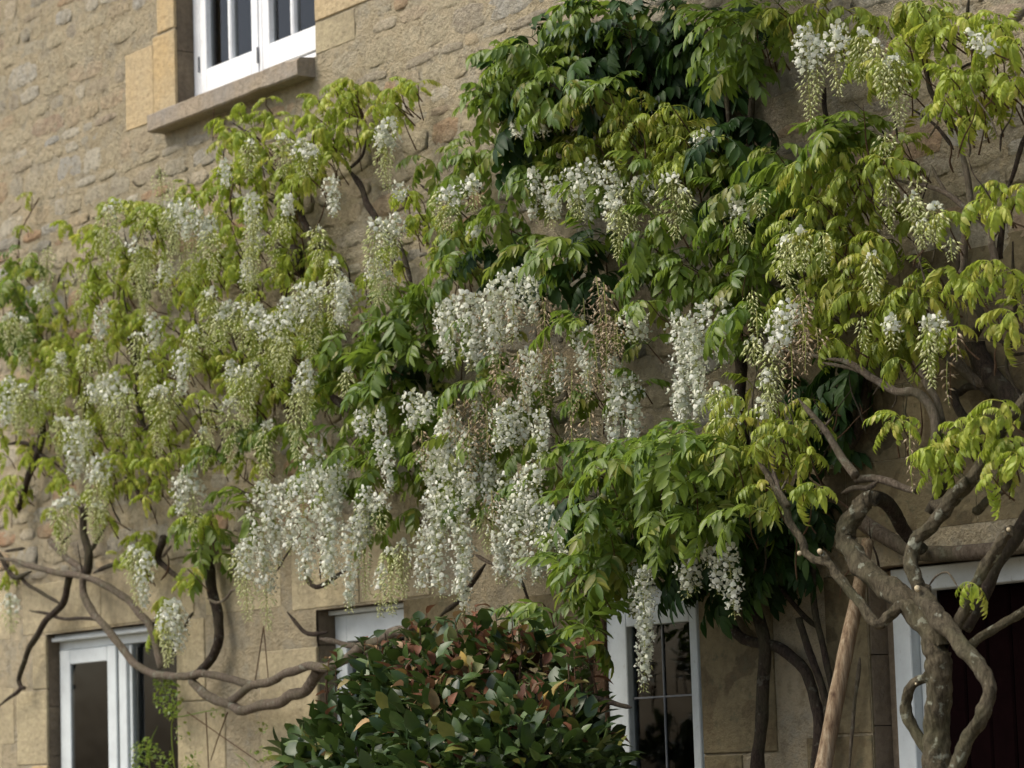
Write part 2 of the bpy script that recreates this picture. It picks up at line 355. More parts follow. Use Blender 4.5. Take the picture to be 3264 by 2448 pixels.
for _, _, (cx, cz, sx, sz) in one:
    o = link('stone', random.choice(SV)[2], wall); o.location = (cx, -.002, cz)
    o.scale = (sx, random.uniform(.004, .011), sz); o.rotation_euler = (random.uniform(-.01, .01), random.uniform(-.05, .05), 0)
VV, TT, AA = [], [], []; off = 0
for _, _, (cx, cz, sx, sz) in rest:
    V, T, _ = random.choice(SV); VV.append(V * [sx, random.uniform(.004, .011), sz] + [cx, -.002, cz]); TT.append(T + off); off += len(V)
    AA.append(np.full(len(V), random.random()))
st = link('rubble_stones', np_mesh('rubble_stones', np.vstack(VV), np.vstack(TT), [M_stone], tint=np.concatenate(AA)), wall); st['kind'] = 'stuff'

# ---- windows
def window(name, key, y, label):
    return link(name, key, house, label)
def pane(x0_, x1_, z0_, z1_, y, parent):
    b = MB(); b.box(x0_, x1_, y, y + .004, z0_, z1_); return link('pane', b.mesh('pane', M_glass), parent)
def framebox(rects, y0_, y1_, name, parent, mat=None, label=None, bev=.004):
    b = MB()
    for r in rects: b.box(r[0], r[1], y0_ + (r[4] if len(r) > 4 else 0), y1_, r[2], r[3], 0, bev)
    return link(name, b.mesh(name, mat or (M_paint if parent is house and rects[0][3] > 5 or parent.name.startswith('window') and rects[0][3] > 5 else M_paint_shade)), parent, label)
# upper window
a, b_, c, d = OPEN['upper']
uw = framebox([(a, a + .07, c + .012, d), (b_ - .07, b_, c + .012, d), (a + .072, b_ - .072, c + .012, c + .080), (a + .072, b_ - .072, d - .07, d), (-2.471, -2.439, c + .082, d - .072)], .118, .20, 'window', house, None, 'white painted two light casement window of the upper floor')
for (x0_, x1_, bars) in ((-3.122, -2.480, [-2.80]), (-2.430, -1.768, [-2.13])):
    z0_, z1_ = c + .09, d - .075
    cs = framebox([(x0_, x0_ + .07, z0_, z1_), (x1_ - .07, x1_, z0_, z1_), (x0_ + .071, x1_ - .071, z0_, z0_ + .135), (x0_ + .071, x1_ - .071, z1_ - .07, z1_)], .115, .165, 'casement', uw)
    for bx in bars:
        gb = framebox([(bx - .016, bx + .016, z0_ + .136, z1_ - .071)], .12, .16, 'glazing_bar', uw, bev=.008)
    pane(x0_ + .06, x1_ - .06, z0_ + .12, z1_ - .06, .148, uw)
for hx, hz in ((a + .066, c + .22), (-2.482, c + .14)):
    hb = MB(); hb.box(hx, hx + .01, .105, .114, hz, hz + .09); link('hinge', hb.mesh('hinge', M_lead), uw)
b = MB(); n = 26                        # weathered sill, front edge a little broken
xsl = np.linspace(-3.34, -1.70, n)
for i, x in enumerate(xsl):
    yf = -.115 + noise.noise(Vector((x * 6, 1, 0))) * .008; zt = 5.402 + noise.noise(Vector((x * 5, 5, 0))) * .004; zb = 5.30 + noise.noise(Vector((x * 7, 8, 0))) * .005
    ch = .022 if x > -1.80 else .006
    if -2.2 < x < -2.05: zb += .006
    b.v += [(x, .12, zt + .02), (x, yf + ch, zt), (x, yf, zt - ch * .8), (x, yf + .002, zb + .008), (x, yf + .012, zb), (x, .12, zb)]
for i in range(n - 1):
    for k in range(5): b.f.append((i * 6 + k, i * 6 + k + 1, i * 6 + 7 + k, i * 6 + 6 + k)); b.m.append(0)
b.f += [tuple(range(6))[::-1], tuple((n - 1) * 6 + k for k in range(6))]; b.m += [0, 0]
link('sill', b.mesh('sill', M_sill), uw)
# lower left window
a, b_, c, d = OPEN['left']
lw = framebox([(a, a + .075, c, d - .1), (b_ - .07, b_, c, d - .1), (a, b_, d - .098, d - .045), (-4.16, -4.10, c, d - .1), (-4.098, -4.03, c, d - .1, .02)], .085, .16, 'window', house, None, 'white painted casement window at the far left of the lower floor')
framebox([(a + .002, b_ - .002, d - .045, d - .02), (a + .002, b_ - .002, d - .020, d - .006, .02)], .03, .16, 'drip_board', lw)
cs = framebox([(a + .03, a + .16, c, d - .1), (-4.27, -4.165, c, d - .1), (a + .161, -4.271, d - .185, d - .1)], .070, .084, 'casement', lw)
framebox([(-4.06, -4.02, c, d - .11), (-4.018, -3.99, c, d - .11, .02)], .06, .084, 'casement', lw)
pane(a + .15, -4.26, c, d - .17, .078, lw); pane(-4.02, b_ - .06, c, d - .12, .12, lw)
# lower middle window
a, b_, c, d = OPEN['middle']
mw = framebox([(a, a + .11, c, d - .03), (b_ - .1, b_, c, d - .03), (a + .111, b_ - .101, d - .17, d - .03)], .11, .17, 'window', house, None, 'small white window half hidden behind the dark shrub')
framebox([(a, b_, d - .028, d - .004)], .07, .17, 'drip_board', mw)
pane(a + .1, b_ - .09, c, d - .16, .14, mw)
# lower right window
a, b_, c, d = OPEN['right']
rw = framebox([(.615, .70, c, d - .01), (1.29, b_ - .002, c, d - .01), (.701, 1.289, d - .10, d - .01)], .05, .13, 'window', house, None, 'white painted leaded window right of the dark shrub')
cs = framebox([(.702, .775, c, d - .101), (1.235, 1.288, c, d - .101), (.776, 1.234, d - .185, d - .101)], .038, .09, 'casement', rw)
ps = framebox([(a + .002, .613, c, d - .01)], .03, .13, 'reveal_board', rw, B_twig)
pane(.765, 1.245, c, d - .18, .07, rw)
framebox([(1.003, 1.011, c, d - .186)], .062, .069, 'lead_came', rw, M_lead, bev=.001)
for zz in (1.932, 1.60, 1.27): framebox([(.776, 1.234, zz - .004, zz + .004)], .064, .0695, 'lead_came', rw, M_lead, bev=.001)
# door
a, b_, c, d = OPEN['door']
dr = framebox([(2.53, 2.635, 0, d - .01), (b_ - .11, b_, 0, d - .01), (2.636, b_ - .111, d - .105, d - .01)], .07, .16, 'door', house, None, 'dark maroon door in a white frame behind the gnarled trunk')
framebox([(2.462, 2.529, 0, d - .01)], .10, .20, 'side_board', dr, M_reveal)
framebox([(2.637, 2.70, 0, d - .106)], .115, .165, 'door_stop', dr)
x = 2.702; k = 0
while x < b_ - .12:
    w_ = min(.135, b_ - .112 - x); framebox([(x + .002, x + w_ - .002, .02, d - .108)], .17 + .001 * (k % 2), .22, 'door_board', dr, M_door, bev=.008); x += w_; k += 1

# curtains: pleated cloth
def curtain(x0_, x1_, z0_, z1_, y, label):
    b = MB(); n = 40
    for i in range(n + 1):
        x = x0_ + (x1_ - x0_) * i / n; yy = y + math.sin(i * 1.35) * .022 + math.sin(i * .7) * .01
        b.v += [(x, yy, z0_), (x, yy, z1_)]
    for i in range(n): b.f.append((2 * i, 2 * i + 2, 2 * i + 3, 2 * i + 1)); b.m.append(0)
    o = link('curtain', b.mesh('curtain', M_curt, True)); o['label'] = label; o['category'] = 'curtain'; o['group'] = 'curtains inside the windows'
curtain(-3.12, -2.93, 5.45, 6.72, .27, 'grey curtain drawn back at the left edge of the upper window')
curtain(-2.76, -2.66, 5.45, 6.72, .30, 'grey curtain fold behind the first glazing bar of the upper window')
curtain(-2.36, -2.22, 5.45, 6.72, .28, 'grey curtain just right of the middle of the upper window')
curtain(-4.30, -3.78, 1.06, 2.5, .27, 'grey curtain behind the right half of the lower left window')

# bowed beam over the door
def catmull(pts, n):
    pts = [np.array(p, float) for p in pts]; pts = [2 * pts[0] - pts[1]] + pts + [2 * pts[-1] - pts[-2]]; out = []
    for i in range(1, len(pts) - 2):
        for t in np.linspace(0, 1, n, endpoint=False):
            a_, b_, c_, d_ = pts[i - 1:i + 3]
            out.append(.5 * ((2 * b_) + (-a_ + c_) * t + (2 * a_ - 5 * b_ + 4 * c_ - d_) * t * t + (-a_ + 3 * b_ - 3 * c_ + d_) * t ** 3))
    out.append(pts[-2]); return np.array(out)
def tube(path, radii, sides=9, rough=.12, seed=0.0, cap=True, mi=0):
    V = []; T = []; n = len(path); up = np.array([.13, .2, 1.0])
    ph0 = seed * 3.1
    for i in range(n):
        t = path[min(i + 1, n - 1)] - path[max(i - 1, 0)]; t = t / (np.linalg.norm(t) + 1e-9)
        if i == 0: u = np.cross(t, up); u = u if np.linalg.norm(u) > .2 else np.cross(t, [1, 0, 0])
        u = u - t * (u @ t); u = u / np.linalg.norm(u); v = np.cross(t, u)
        for k in range(sides):
            a_ = 2 * math.pi * k / sides; q = u * math.cos(a_) + v * math.sin(a_)
            r = radii[i]; pp = path[i] + q * r
            rr = r * (1 + rough * noise.noise(Vector((float(pp[0]) * 9 + seed, float(pp[1]) * 9, float(pp[2]) * 9))) + rough * .8 * noise.noise(Vector((float(pp[0]) * 26 + seed, float(pp[1]) * 26, float(pp[2]) * 26))))
            if rough > .16: rr *= 1 + .10 * math.sin(3 * a_ + i * .35 + ph0) + .06 * math.sin(7 * a_ - i * .5)
            V.append(path[i] + q * rr)
    for i in range(n - 1):
        for k in range(sides):
            a0, a1 = i * sides + k, i * sides + (k + 1) % sides; T += [(a0, a1, a1 + sides), (a0, a1 + sides, a0 + sides)]
    if cap:
        for s, base in ((0, 0), (1, (n - 1) * sides)):
            c = len(V); V.append(path[0] if s == 0 else path[-1])
            T += [((base + (k + 1) % sides, base + k, c) if s == 0 else (base + k, base + (k + 1) % sides, c)) for k in range(sides)]
    return np.array(V), np.array(T)
def stem(k, pts, r0, r1, ya, yb, mat, parent, name='stem', rough=.14, sides=10, label=None):
    n = len(pts); W_ = []
    for i, p in enumerate(pts):
        px, py = Q(k, *p[:2]); y = ya + (yb - ya) * i / (n - 1) if len(p) < 3 else p[2]
        W_.append(P(px, py, y))
    R = [(r0 + (r1 - r0) * i / (n - 1)) * mpp(W_[i]) for i in range(n)]
    pth = catmull(W_, 14 if mat is B_trunk else 7); rd = np.interp(np.linspace(0, n - 1, len(pth)), range(n), R)
    if name == 'stem' and mat is not B_trunk:      # free ends run out to a point
        u_ = np.linspace(0, 1, len(pth))
        if r0 <= 9: rd = rd * np.clip(.3 + u_ / .22, 0, 1)
        if r1 <= 9: rd = rd * np.clip(.3 + (1 - u_) / .22, 0, 1)
    if rough > .1 and len(pth) > 10:
        # wander a little so that no run is ruler straight
        for i in range(1, len(pth) - 1):
            q = pth[i]; pth[i] = q + np.array([noise.noise(Vector((float(q[0]) * 5, float(q[2]) * 5, s_))) for s_ in (1., 4., 8.)]) * rd[i] * .6
    if mat is B_trunk: sides, rough = 20, .2
    V, T = tube(pth, rd, sides, rough, random.random() * 50)
    return link(name, np_mesh(name, V, T, [mat], smooth=True), parent, label)
lin = stem(9, [(1140, 40), (1200, 90), (1330, 170), (1480, 250), (1600, 275), (1750, 275), (1950, 258), (2250, 220), (2500, 190)], 26, 26, -.06, -.06, B_pale, house, 'lintel_beam', .06, 12, 'bowed weathered timber beam above the door')

# ------------------------------------------------------------------ timber prop
def prop_mat():
    m, nt, b = new_mat('prop_wood', .85, .2); p = pos(nt); mp = N(nt, 'ShaderNodeMapping'); mp.inputs['Scale'].default_value = (60, 60, 3.5); nt.links.new(p, mp.inputs[0])
    n1 = noise_n(nt, 1.0, 6, .7, mp.outputs[0]); r = ramp(nt, [(.3, (.06, .035, .02)), (.48, (.17, .12, .07)), (.68, (.29, .235, .155))]); nt.links.new(n1.outputs[0], r.inputs[0])
    n2 = noise_n(nt, 11, 3, .5, p); r2 = ramp(nt, [(.40, (1, 1, 1)), (.30, (.4, .3, .25))]); nt.links.new(n2.outputs[0], r2.inputs[0])
    nt.links.new(mixc(nt, 1.0, r.outputs[0], r2.outputs[0], 'MULTIPLY'), b.inputs['Base Color']); bump(nt, b, n1.outputs[0], .8, .012); return m
pr = stem(9, [(900, 1760), (925, 1649), (1000, 1250), (1080, 850), (1135, 600), (1172, 400), (1210, 200)], 29, 20, -.84, -.36, prop_mat(), None, 'timber_prop', .05, 14)
# carry the prop down to the ground
pr['label'] = 'long bare wooden pole propping up the gnarled wisteria branches'; pr['category'] = 'wooden pole'
p0 = P(*Q(9, 900, 1760), -.84); p1 = P(*Q(9, 1080, 850), -.60); dr_ = (p0 - p1); k_ = p0[2] / -dr_[2]; p2 = p0 + dr_ * k_; p2[2] = -.05
V, T = tube(np.array([p0 + (p1 - p0) * .02, (p0 + p2) / 2, p2]), [28 * mpp(p0), .047, .05], 12, .03)
me2 = pr.data; vo = np.zeros(len(me2.vertices) * 3, np.float32); me2.vertices.foreach_get('co', vo); vo = vo.reshape(-1, 3)
to = np.zeros(len(me2.polygons) * 3, np.int32); me2.polygons.foreach_get('vertices', to); to = to.reshape(-1, 3)
pm = me2.materials[0]; pr.data = np_mesh('timber_prop', np.vstack([vo, V]), np.vstack([to, T + len(vo)]), [pm], smooth=True)

# ------------------------------------------------------------------ wisterias: stems
wl = empty('wisteria', (-.6, -.25, 0), 'white wisteria with pale young leaves trained above the two left lower windows', 'wisteria')
wr = empty('wisteria', tuple(P(*Q(9, 1650, 1649), -.7)[:2]) + (0,), 'wisteria with a thick gnarled lichen spotted trunk in front of the door', 'wisteria')
wd_ = empty('climber', (1.2, -.2, 0), 'dark leafed climber massed high on the wall right of the upper window', 'climbing plant')
for e_ in (wl, wr, wd_): e_['_'] = 0; del e_['_']
def inv(e_, o):                      # keep world coordinates although the plant's base is elsewhere
    o.matrix_parent_inverse = Matrix.Translation(-e_.location)
_stem = stem
def S(e_, *a_, **k_):
    o = _stem(*a_[:-1], a_[-1], e_, **k_); inv(e_, o); return o
TW = []
RS = [  # right hand plant
 (9, [(1690, 2050), (1670, 1800), (1650, 1640), (1640, 1300), (1675, 1000), (1680, 880)], 44, 40, -.66, -.62, B_trunk),
 (9, [(1680, 900), (1640, 760), (1540, 655), (1400, 545), (1220, 400), (1110, 270), (1075, 170), (1110, 70), (1160, -10), (1190, -60), (1240, -80)], 40, 26, -.62, -.5, B_trunk),
 (9, [(1190, -60), (1250, -75), (1330, -50), (1400, 30), (1450, 130), (1560, 255)], 26, 20, -.5, -.12, B_dark),
 (9, [(1545, 520), (1500, 350), (1510, 220), (1600, 120), (1680, 10), (1760, -90), (1850, -180)], 24, 20, -.66, -.6, B_trunk),
 (9, [(1545, 500), (1600, 610), (1700, 740), (1800, 850), (1900, 1000), (1975, 1150), (1950, 1300), (1870, 1450), (1800, 1610), (1740, 1760)], 30, 20, -.66, -.85, B_trunk),
 (9, [(1600, 1060), (1500, 1120), (1455, 1220), (1480, 1350), (1560, 1480), (1640, 1640), (1700, 1760)], 15, 20, -.66, -.6, B_trunk),
 (9, [(1770, 770), (1850, 600), (1900, 470), (1965, 340), (2060, 200), (2120, 130)], 18, 18, -.62, -.6, B_trunk),
 (9, [(1830, 760), (1960, 520), (2060, 330), (2160, 160), (2260, 20)], 22, 24, -.4, -.3, B_dark),
 (9, [(1850, 880), (1950, 800), (2100, 710), (2300, 590)], 15, 14, -.55, -.4, B_trunk),
 (9, [(1430, 600), (1350, 680), (1280, 730), (1200, 640), (1120, 540), (1020, 420), (960, 340), (850, 310), (800, 260), (780, 180), (710, 80), (690, -10), (640, -90), (580, -200), (510, -300)], 18, 9, -.62, -.72, B_trunk),
 (9, [(960, 340), (940, 300), (905, 265)], 13, 11, -.66, -.68, B_trunk),
 (6, [(930, 690), (1050, 700), (1150, 750), (1260, 830), (1400, 895), (1520, 900), (1600, 990), (1640, 1100), (1650, 1230), (1640, 1330)], 9, 20, -.5, -.5, B_pale),
 (6, [(590, 590), (700, 640), (850, 665), (940, 690)], 4, 8, -.5, -.5, B_pale),
 (6, [(915, 715), (1080, 745), (1200, 790)], 5, 7, -.5, -.5, B_pale),
 (6, [(1560, 760), (1600, 860), (1650, 960), (1690, 1100)], 11, 11, -.45, -.45, B_pale),
 (6, [(765, 945), (870, 1070), (960, 1180), (1050, 1330), (1130, 1440)], 8, 15, -.5, -.55, B_pale),
 (6, [(930, 1130), (975, 1080)], 5, 4, -.5, -.55, B_pale),
 (6, [(1130, 1470), (1260, 1460), (1350, 1480), (1430, 1510), (1520, 1540)], 14, 11, -.45, -.4, B_pale),
 (6, [(1040, 1555), (1130, 1520), (1210, 1520), (1270, 1480)], 8, 9, -.45, -.45, B_pale),
 (6, [(1900, 580), (1990, 740), (2080, 880), (2160, 990), (2260, 1100)], 33, 36, -.08, -.08, B_dark),
 (6, [(2260, 900), (2180, 1000), (2100, 1090), (2040, 1180), (1960, 1330), (1870, 1480), (1760, 1590), (1640, 1660)], 16, 22, -.5, -.6, B_trunk),
 (6, [(1745, 890), (1780, 985), (1830, 1070), (1885, 1125)], 14, 15, -.15, -.15, B_dark),
 (6, [(1790, 910), (1860, 865), (1950, 865), (2010, 930)], 13, 12, -.1, -.1, B_dark),
 (6, [(1220, 790), (1200, 950), (1165, 1120), (1110, 1240), (1040, 1300)], 17, 15, -.06, -.06, B_dark),
 (6, [(880, 880), (950, 980), (990, 1100), (960, 1220)], 26, 20, -.06, -.06, B_dark),
 (6, [(1640, 640), (1730, 690), (1830, 760), (1980, 840)], 17, 20, -.12, -.1, B_pale),
 (6, [(2030, 380), (2110, 450), (2280, 560)], 8, 11, -.4, -.4, B_dark),
 (6, [(2140, -60), (2150, 300), (2150, 520), (2120, 620), (2110, 770), (2200, 960)], 8, 6, -.2, -.2, B_dark),
 (6, [(1890, 560), (2020, 570), (2110, 600), (2150, 660), (2250, 650)], 5, 6, -.3, -.3, B_dark),
 (6, [(2110, 1420), (2100, 1510), (2000, 1590), (1900, 1670)], 13, 14, -.5, -.5, B_trunk),
 (6, [(1750, 1400), (1860, 1480), (1970, 1500), (2080, 1540)], 9, 7, -.5, -.5, B_trunk),
 (6, [(1960, 1230), (1880, 1250), (1770, 1290), (1730, 1360), (1740, 1430)], 6, 9, -.55, -.5, B_dark),
 (6, [(1720, 1400), (1710, 1500), (1640, 1600), (1600, 1680)], 12, 15, -.55, -.55, B_dark),
 (6, [(500, 1350), (590, 1450), (640, 1540), (700, 1640)], 6, 11, -.7, -.7, B_pale),
 (6, [(650, 1270), (600, 1340), (610, 1440), (650, 1530)], 6, 7, -.7, -.7, B_pale),
 (6, [(560, 1110), (650, 1210), (730, 1240)], 6, 5, -.6, -.6, B_dark),
 (6, [(690, 1470), (660, 1530)], 3, 5, -.7, -.7, B_pale),
 (3, [(1590, 380), (1610, 560), (1680, 700), (1760, 860)], 7, 9, -.3, -.3, B_dark),
 (3, [(1790, 880), (1830, 1050), (1860, 1200), (1870, 1350), (1835, 1480), (1830, 1700), (1810, 1760)], 9, 14, -.4, -.4, B_pale),
 (3, [(1340, 1140), (1500, 1180), (1700, 1230), (1850, 1340), (1970, 1440), (2010, 1560), (2040, 1700)], 6, 14, -.35, -.35, B_pale),
 (3, [(1620, 1060), (1660, 1150), (1720, 1240)], 5, 6, -.35, -.35, B_pale),
 (3, [(1480, 690), (1620, 780), (1700, 870), (1760, 960)], 4, 7, -.35, -.35, B_dark),
 (3, [(2220, 860), (2180, 1000), (2140, 1130), (2110, 1200)], 9, 7, -.3, -.3, B_dark),
 (3, [(2090, 1340), (2070, 1500), (2060, 1660)], 8, 11, -.3, -.3, B_dark),
 (3, [(1680, 530), (1820, 430), (1950, 370), (2060, 290), (2140, 180)], 5, 3, -.4, -.4, B_dark),
 (3, [(1500, 1490), (1640, 1550), (1780, 1660)], 5, 8, -.35, -.35, B_dark),
 (3, [(1600, 560), (1700, 700), (1790, 850)], 8, 9, -.2, -.2, B_pale),
 (3, [(1860, -20), (1850, 150), (1880, 300), (1900, 500)], 6, 8, -.15, -.15, B_dark),
 (6, [(1820, 0), (1800, 110), (1830, 190)], 14, 10, -.35, -.3, B_dark),
 (6, [(1500, 90), (1600, 130), (1680, 160)], 5, 8, -.35, -.3, B_dark),
 (6, [(1320, 290), (1430, 370), (1530, 450), (1560, 560)], 6, 10, -.45, -.4, B_dark),
 (6, [(1860, 240), (1900, 340), (1940, 430), (1880, 560)], 8, 16, -.15, -.15, B_dark),
 (9, [(300, 500), (330, 720), (400, 820), (550, 850), (690, 920), (800, 1020), (860, 1200), (900, 1350), (880, 1640), (860, 1800)], 16, 20, -.06, -.1, B_dark),
 (9, [(770, 690), (830, 880), (920, 1130), (950, 1300), (940, 1460), (950, 1800)], 12, 13, -.12, -.12, B_dark),
 (9, [(860, 340), (870, 650), (930, 900), (990, 1150)], 10, 11, -.08, -.1, B_dark),
 (9, [(640, 480), (760, 620), (890, 760)], 8, 9, -.06, -.06, B_dark),
 (9, [(1160, 940), (1150, 1080), (1120, 1300), (1090, 1700)], 7, 6, -.05, -.05, B_pale),
 (9, [(1590, 500), (1650, 420), (1720, 395), (1760, 440), (1790, 490)], 4, 3, -.6, -.6, B_pale),
 (3, [(940, 560), (935, 680), (965, 840)], 7, 9, -.12, -.1, B_dark),
]
for k, pts, r0, r1, ya, yb, m in RS:
    S(wr, k, pts, r0, r1, ya, yb, m, name='trunk' if r0 >= 40 and pts[0][1] > 1600 else 'stem')
for zx, zy, zd, r in ((905, 262, -.69, 9), (1530, 500, -.70, 10), (2112, 122, -.63, 7), (775, 275, -.73, 8), (1520, 1110, -.69, 4)):
    p = P(*Q(9, zx, zy), zd); rr = r * mpp(p); V, T = tube(np.array([p, p + nrm((.5, -.8, .3)) * rr * .9]), [rr * 1.05, rr * .9], 9, .05)
    o = link('pruned_stub', np_mesh('pruned_stub', V, T, [M_cut]), wr); inv(wr, o)
# fine bare twigs between the sprays
for cx, cy, rx, ry, n, e_ in ((3000, 620, 230, 330, 22, wr), (2850, 1350, 330, 160, 14, wr), (2480, 1450, 160, 120, 12, wr), (350, 1150, 340, 350, 20, 'L'), (900, 900, 300, 300, 16, 'L'), (700, 1750, 500, 120, 10, 'L'), (2620, 1750, 200, 200, 8, wr)):
    for i in range(n):
        x, y = cx + rx * random.uniform(-1, 1), cy + ry * random.uniform(-1, 1); h = random.uniform(60, 200); lean = random.gauss(0, .45); yd = -random.uniform(.1, .35) if e_ == 'L' else -random.uniform(.25, .6)
        TW.append((e_, [((x + lean * h * t + random.uniform(-9, 9)) * 2.0109, (y - h * t) * 2.0109) for t in (0, .33, .66, 1)], random.uniform(3, 5), yd))
for e_, pts, r, yd in TW:
    if e_ is wr: S(wr, 1, pts, r, 1.3, yd, yd - .05, random.choice([B_dark, B_pale, B_twig]), rough=.13, sides=6)
# carry the trunk to the ground
pt = P(*Q(9, 1690, 2050), -.66)
V, T = tube(catmull([pt + np.array([0, 0, .03]), pt * [1, 1, .6], pt * [1, 1, .2] + [.03, 0, 0], pt * [1, 1, 0] + [.05, 0, -.03]], 6), np.linspace(.068, .11, 19), 12, .16)
inv(wr, o := link('trunk', np_mesh('trunk', V, T, [B_trunk], smooth=True), wr))

LS = [  # left hand plant
 (7, [(-40, 300), (100, 320), (250, 370), (430, 410), (570, 430), (690, 485), (800, 560), (900, 650), (960, 740), (1000, 870), (1040, 1010)], 9, 14, -.15, -.12, B_pale),
 (7, [(535, 430), (545, 540), (600, 660), (680, 750), (770, 860), (850, 960), (950, 1030), (1060, 1060), (1180, 1058), (1300, 1045), (1450, 1070), (1640, 1120)], 12, 13, -.16, -.18, B_pale),
 (7, [(1480, 1215), (1600, 1130), (1750, 1080), (1880, 1030), (2000, 1000), (2110, 1000), (2230, 940), (2350, 860), (2500, 800), (2620, 760)], 13, 17, -.18, -.4, B_pale),
 (7, [(1230, 1090), (1330, 1185), (1450, 1230), (1560, 1270), (1700, 1250), (1850, 1190), (1950, 1160), (2010, 1080), (2050, 1010)], 14, 20, -.16, -.22, B_pale),
 (7, [(560, 400), (570, 280), (540, 150), (535, -20)], 15, 11, -.12, -.1, B_dark),
 (7, [(590, 260), (640, 150), (700, 30)], 8, 5, -.12, -.1, B_dark),
 (7, [(445, 420), (400, 590), (300, 700), (210, 840), (150, 980), (120, 1080), (130, 1140), (60, 1200), (-30, 1270)], 12, 6, -.1, -.08, B_dark),
 (7, [(130, 1135), (160, 1135)], 8, 7, -.09, -.09, B_dark),
 (7, [(190, 640), (300, 660), (400, 692), (560, 690), (650, 705)], 5, 6, -.08, -.1, B_dark),
 (7, [(390, 600), (290, 540), (180, 470), (120, 420)], 6, 6, -.1, -.1, B_dark),
 (7, [(-20, 250), (40, 360), (100, 430), (200, 390)], 8, 9, -.1, -.12, B_dark),
 (7, [(600, 400), (700, 355), (780, 330), (840, 290)], 8, 5, -.13, -.1, B_dark),
 (7, [(30, 260), (160, 240)], 5, 6, -.1, -.1, B_dark),
 (7, [(320, 190), (420, 300), (560, 410)], 10, 11, -.1, -.12, B_pale),
 (7, [(390, 220), (460, 140)], 5, 4, -.1, -.1, B_dark),
 (7, [(1270, 50), (1310, 200), (1345, 400), (1370, 560), (1400, 690), (1405, 800), (1370, 900), (1320, 980), (1250, 1060)], 20, 14, -.06, -.1, B_dark),
 (7, [(1050, 170), (1015, 300), (1070, 370), (1170, 450), (1250, 530)], 13, 5, -.1, -.1, B_dark),
 (7, [(1040, 300), (1100, 220)], 6, 4, -.1, -.1, B_pale),
 (7, [(1325, 560), (1390, 590), (1450, 560), (1490, 510), (1540, 520)], 5, 4, -.2, -.2, B_pale),
 (7, [(1955, 330), (1970, 440), (2030, 490), (2120, 440), (2230, 370)], 8, 8, -.12, -.12, B_dark),
 (7, [(1840, 650), (1930, 760), (2000, 790), (2100, 780)], 6, 8, -.1, -.1, B_dark),
 (7, [(2050, 820), (2150, 845), (2260, 860), (2400, 850)], 9, 9, -.1, -.1, B_pale),
 (7, [(1240, 650), (1200, 710), (1180, 760)], 5, 4, -.1, -.1, B_dark),
 (4, [(930, -20), (905, 120), (925, 220), (940, 300)], 13, 16, -.1, -.1, B_dark),
 (4, [(940, 250), (1000, 220), (1040, 200)], 7, 5, -.1, -.1, B_dark),
 (4, [(830, 540), (870, 640), (880, 800), (895, 950), (910, 1090), (945, 1160)], 13, 8, -.1, -.1, B_dark),
 (4, [(140, 300), (170, 560), (210, 620), (290, 730)], 6, 8, -.1, -.1, B_dark),
 (4, [(170, 960), (250, 1040), (275, 1160), (245, 1290), (200, 1400), (160, 1530), (110, 1660)], 13, 10, -.1, -.08, B_dark),
 (4, [(40, 1240), (130, 1230), (200, 1250), (250, 1300), (380, 1380)], 6, 8, -.08, -.08, B_dark),
 (4, [(800, 1450), (880, 1540), (970, 1660)], 7, 9, -.08, -.08, B_dark),
 (4, [(1100, 1090), (1150, 990), (1230, 985), (1310, 1015), (1400, 1035)], 5, 5, -.08, -.08, B_dark),
 (4, [(1310, 870), (1330, 990)], 4, 4, -.06, -.06, B_dark),
 (4, [(1720, 850), (1800, 930), (1850, 1040)], 7, 8, -.1, -.1, B_dark),
 (4, [(1805, 740), (1830, 820), (1850, 880)], 7, 8, -.1, -.1, B_dark),
 (4, [(1890, 910), (1940, 1010)], 7, 6, -.1, -.1, B_dark),
 (4, [(2110, 930), (2170, 980), (2260, 1050), (2320, 1150), (2340, 1240)], 11, 9, -.1, -.1, B_dark),
 (4, [(1480, 1510), (1560, 1550), (1620, 1560)], 8, 6, -.1, -.1, B_dark),
 (4, [(1350, 1130), (1500, 1125), (1620, 1130), (1700, 1160)], 5, 6, -.08, -.08, B_dark),
 (4, [(1900, -20), (1920, 60), (1915, 160)], 19, 20, -.12, -.12, B_dark),
 (1, [(1480, 780), (1600, 870), (1680, 960), (1730, 1070), (1830, 1180), (1900, 1330), (1980, 1480), (2050, 1650)], 6, 13, -.12, -.12, B_dark),
 (1, [(1700, 1260), (1800, 1330), (1860, 1380)], 4, 5, -.12, -.12, B_dark),
 (2, [(60, 1080), (140, 1190), (190, 1310), (270, 1450), (350, 1560)], 9, 13, -.14, -.12, B_dark),
 (2, [(60, 1090), (150, 1000), (180, 860)], 6, 4, -.14, -.14, B_dark),
 (2, [(380, 1540), (420, 1660), (470, 1830)], 8, 9, -.1, -.1, B_dark),
 (2, [(450, 1400), (600, 1460), (760, 1490)], 4, 6, -.12, -.12, B_dark),
 (2, [(520, 1180), (590, 1240), (640, 1320)], 4, 5, -.1, -.1, B_dark),
 (5, [(-60, 920), (60, 1010), (140, 1080), (170, 1220)], 10, 8, -.1, -.1, B_dark),
 (8, [(940, 340), (850, 470), (760, 580), (650, 680)], 8, 9, -.1, -.1, B_dark),
 (8, [(870, 280), (960, 330), (1010, 350)], 7, 5, -.1, -.1, B_pale),
 (8, [(1170, 440), (1210, 560), (1250, 680)], 5, 4, -.08, -.08, B_dark),
 (7, [(2350, 860), (2420, 1050), (2500, 1400), (2560, 1800), (2580, 2300)], 20, 24, -.3, -.35, B_pale),
]
for k, pts, r0, r1, ya, yb, m in LS: S(wl, k, pts, r0, r1, ya, yb, m)
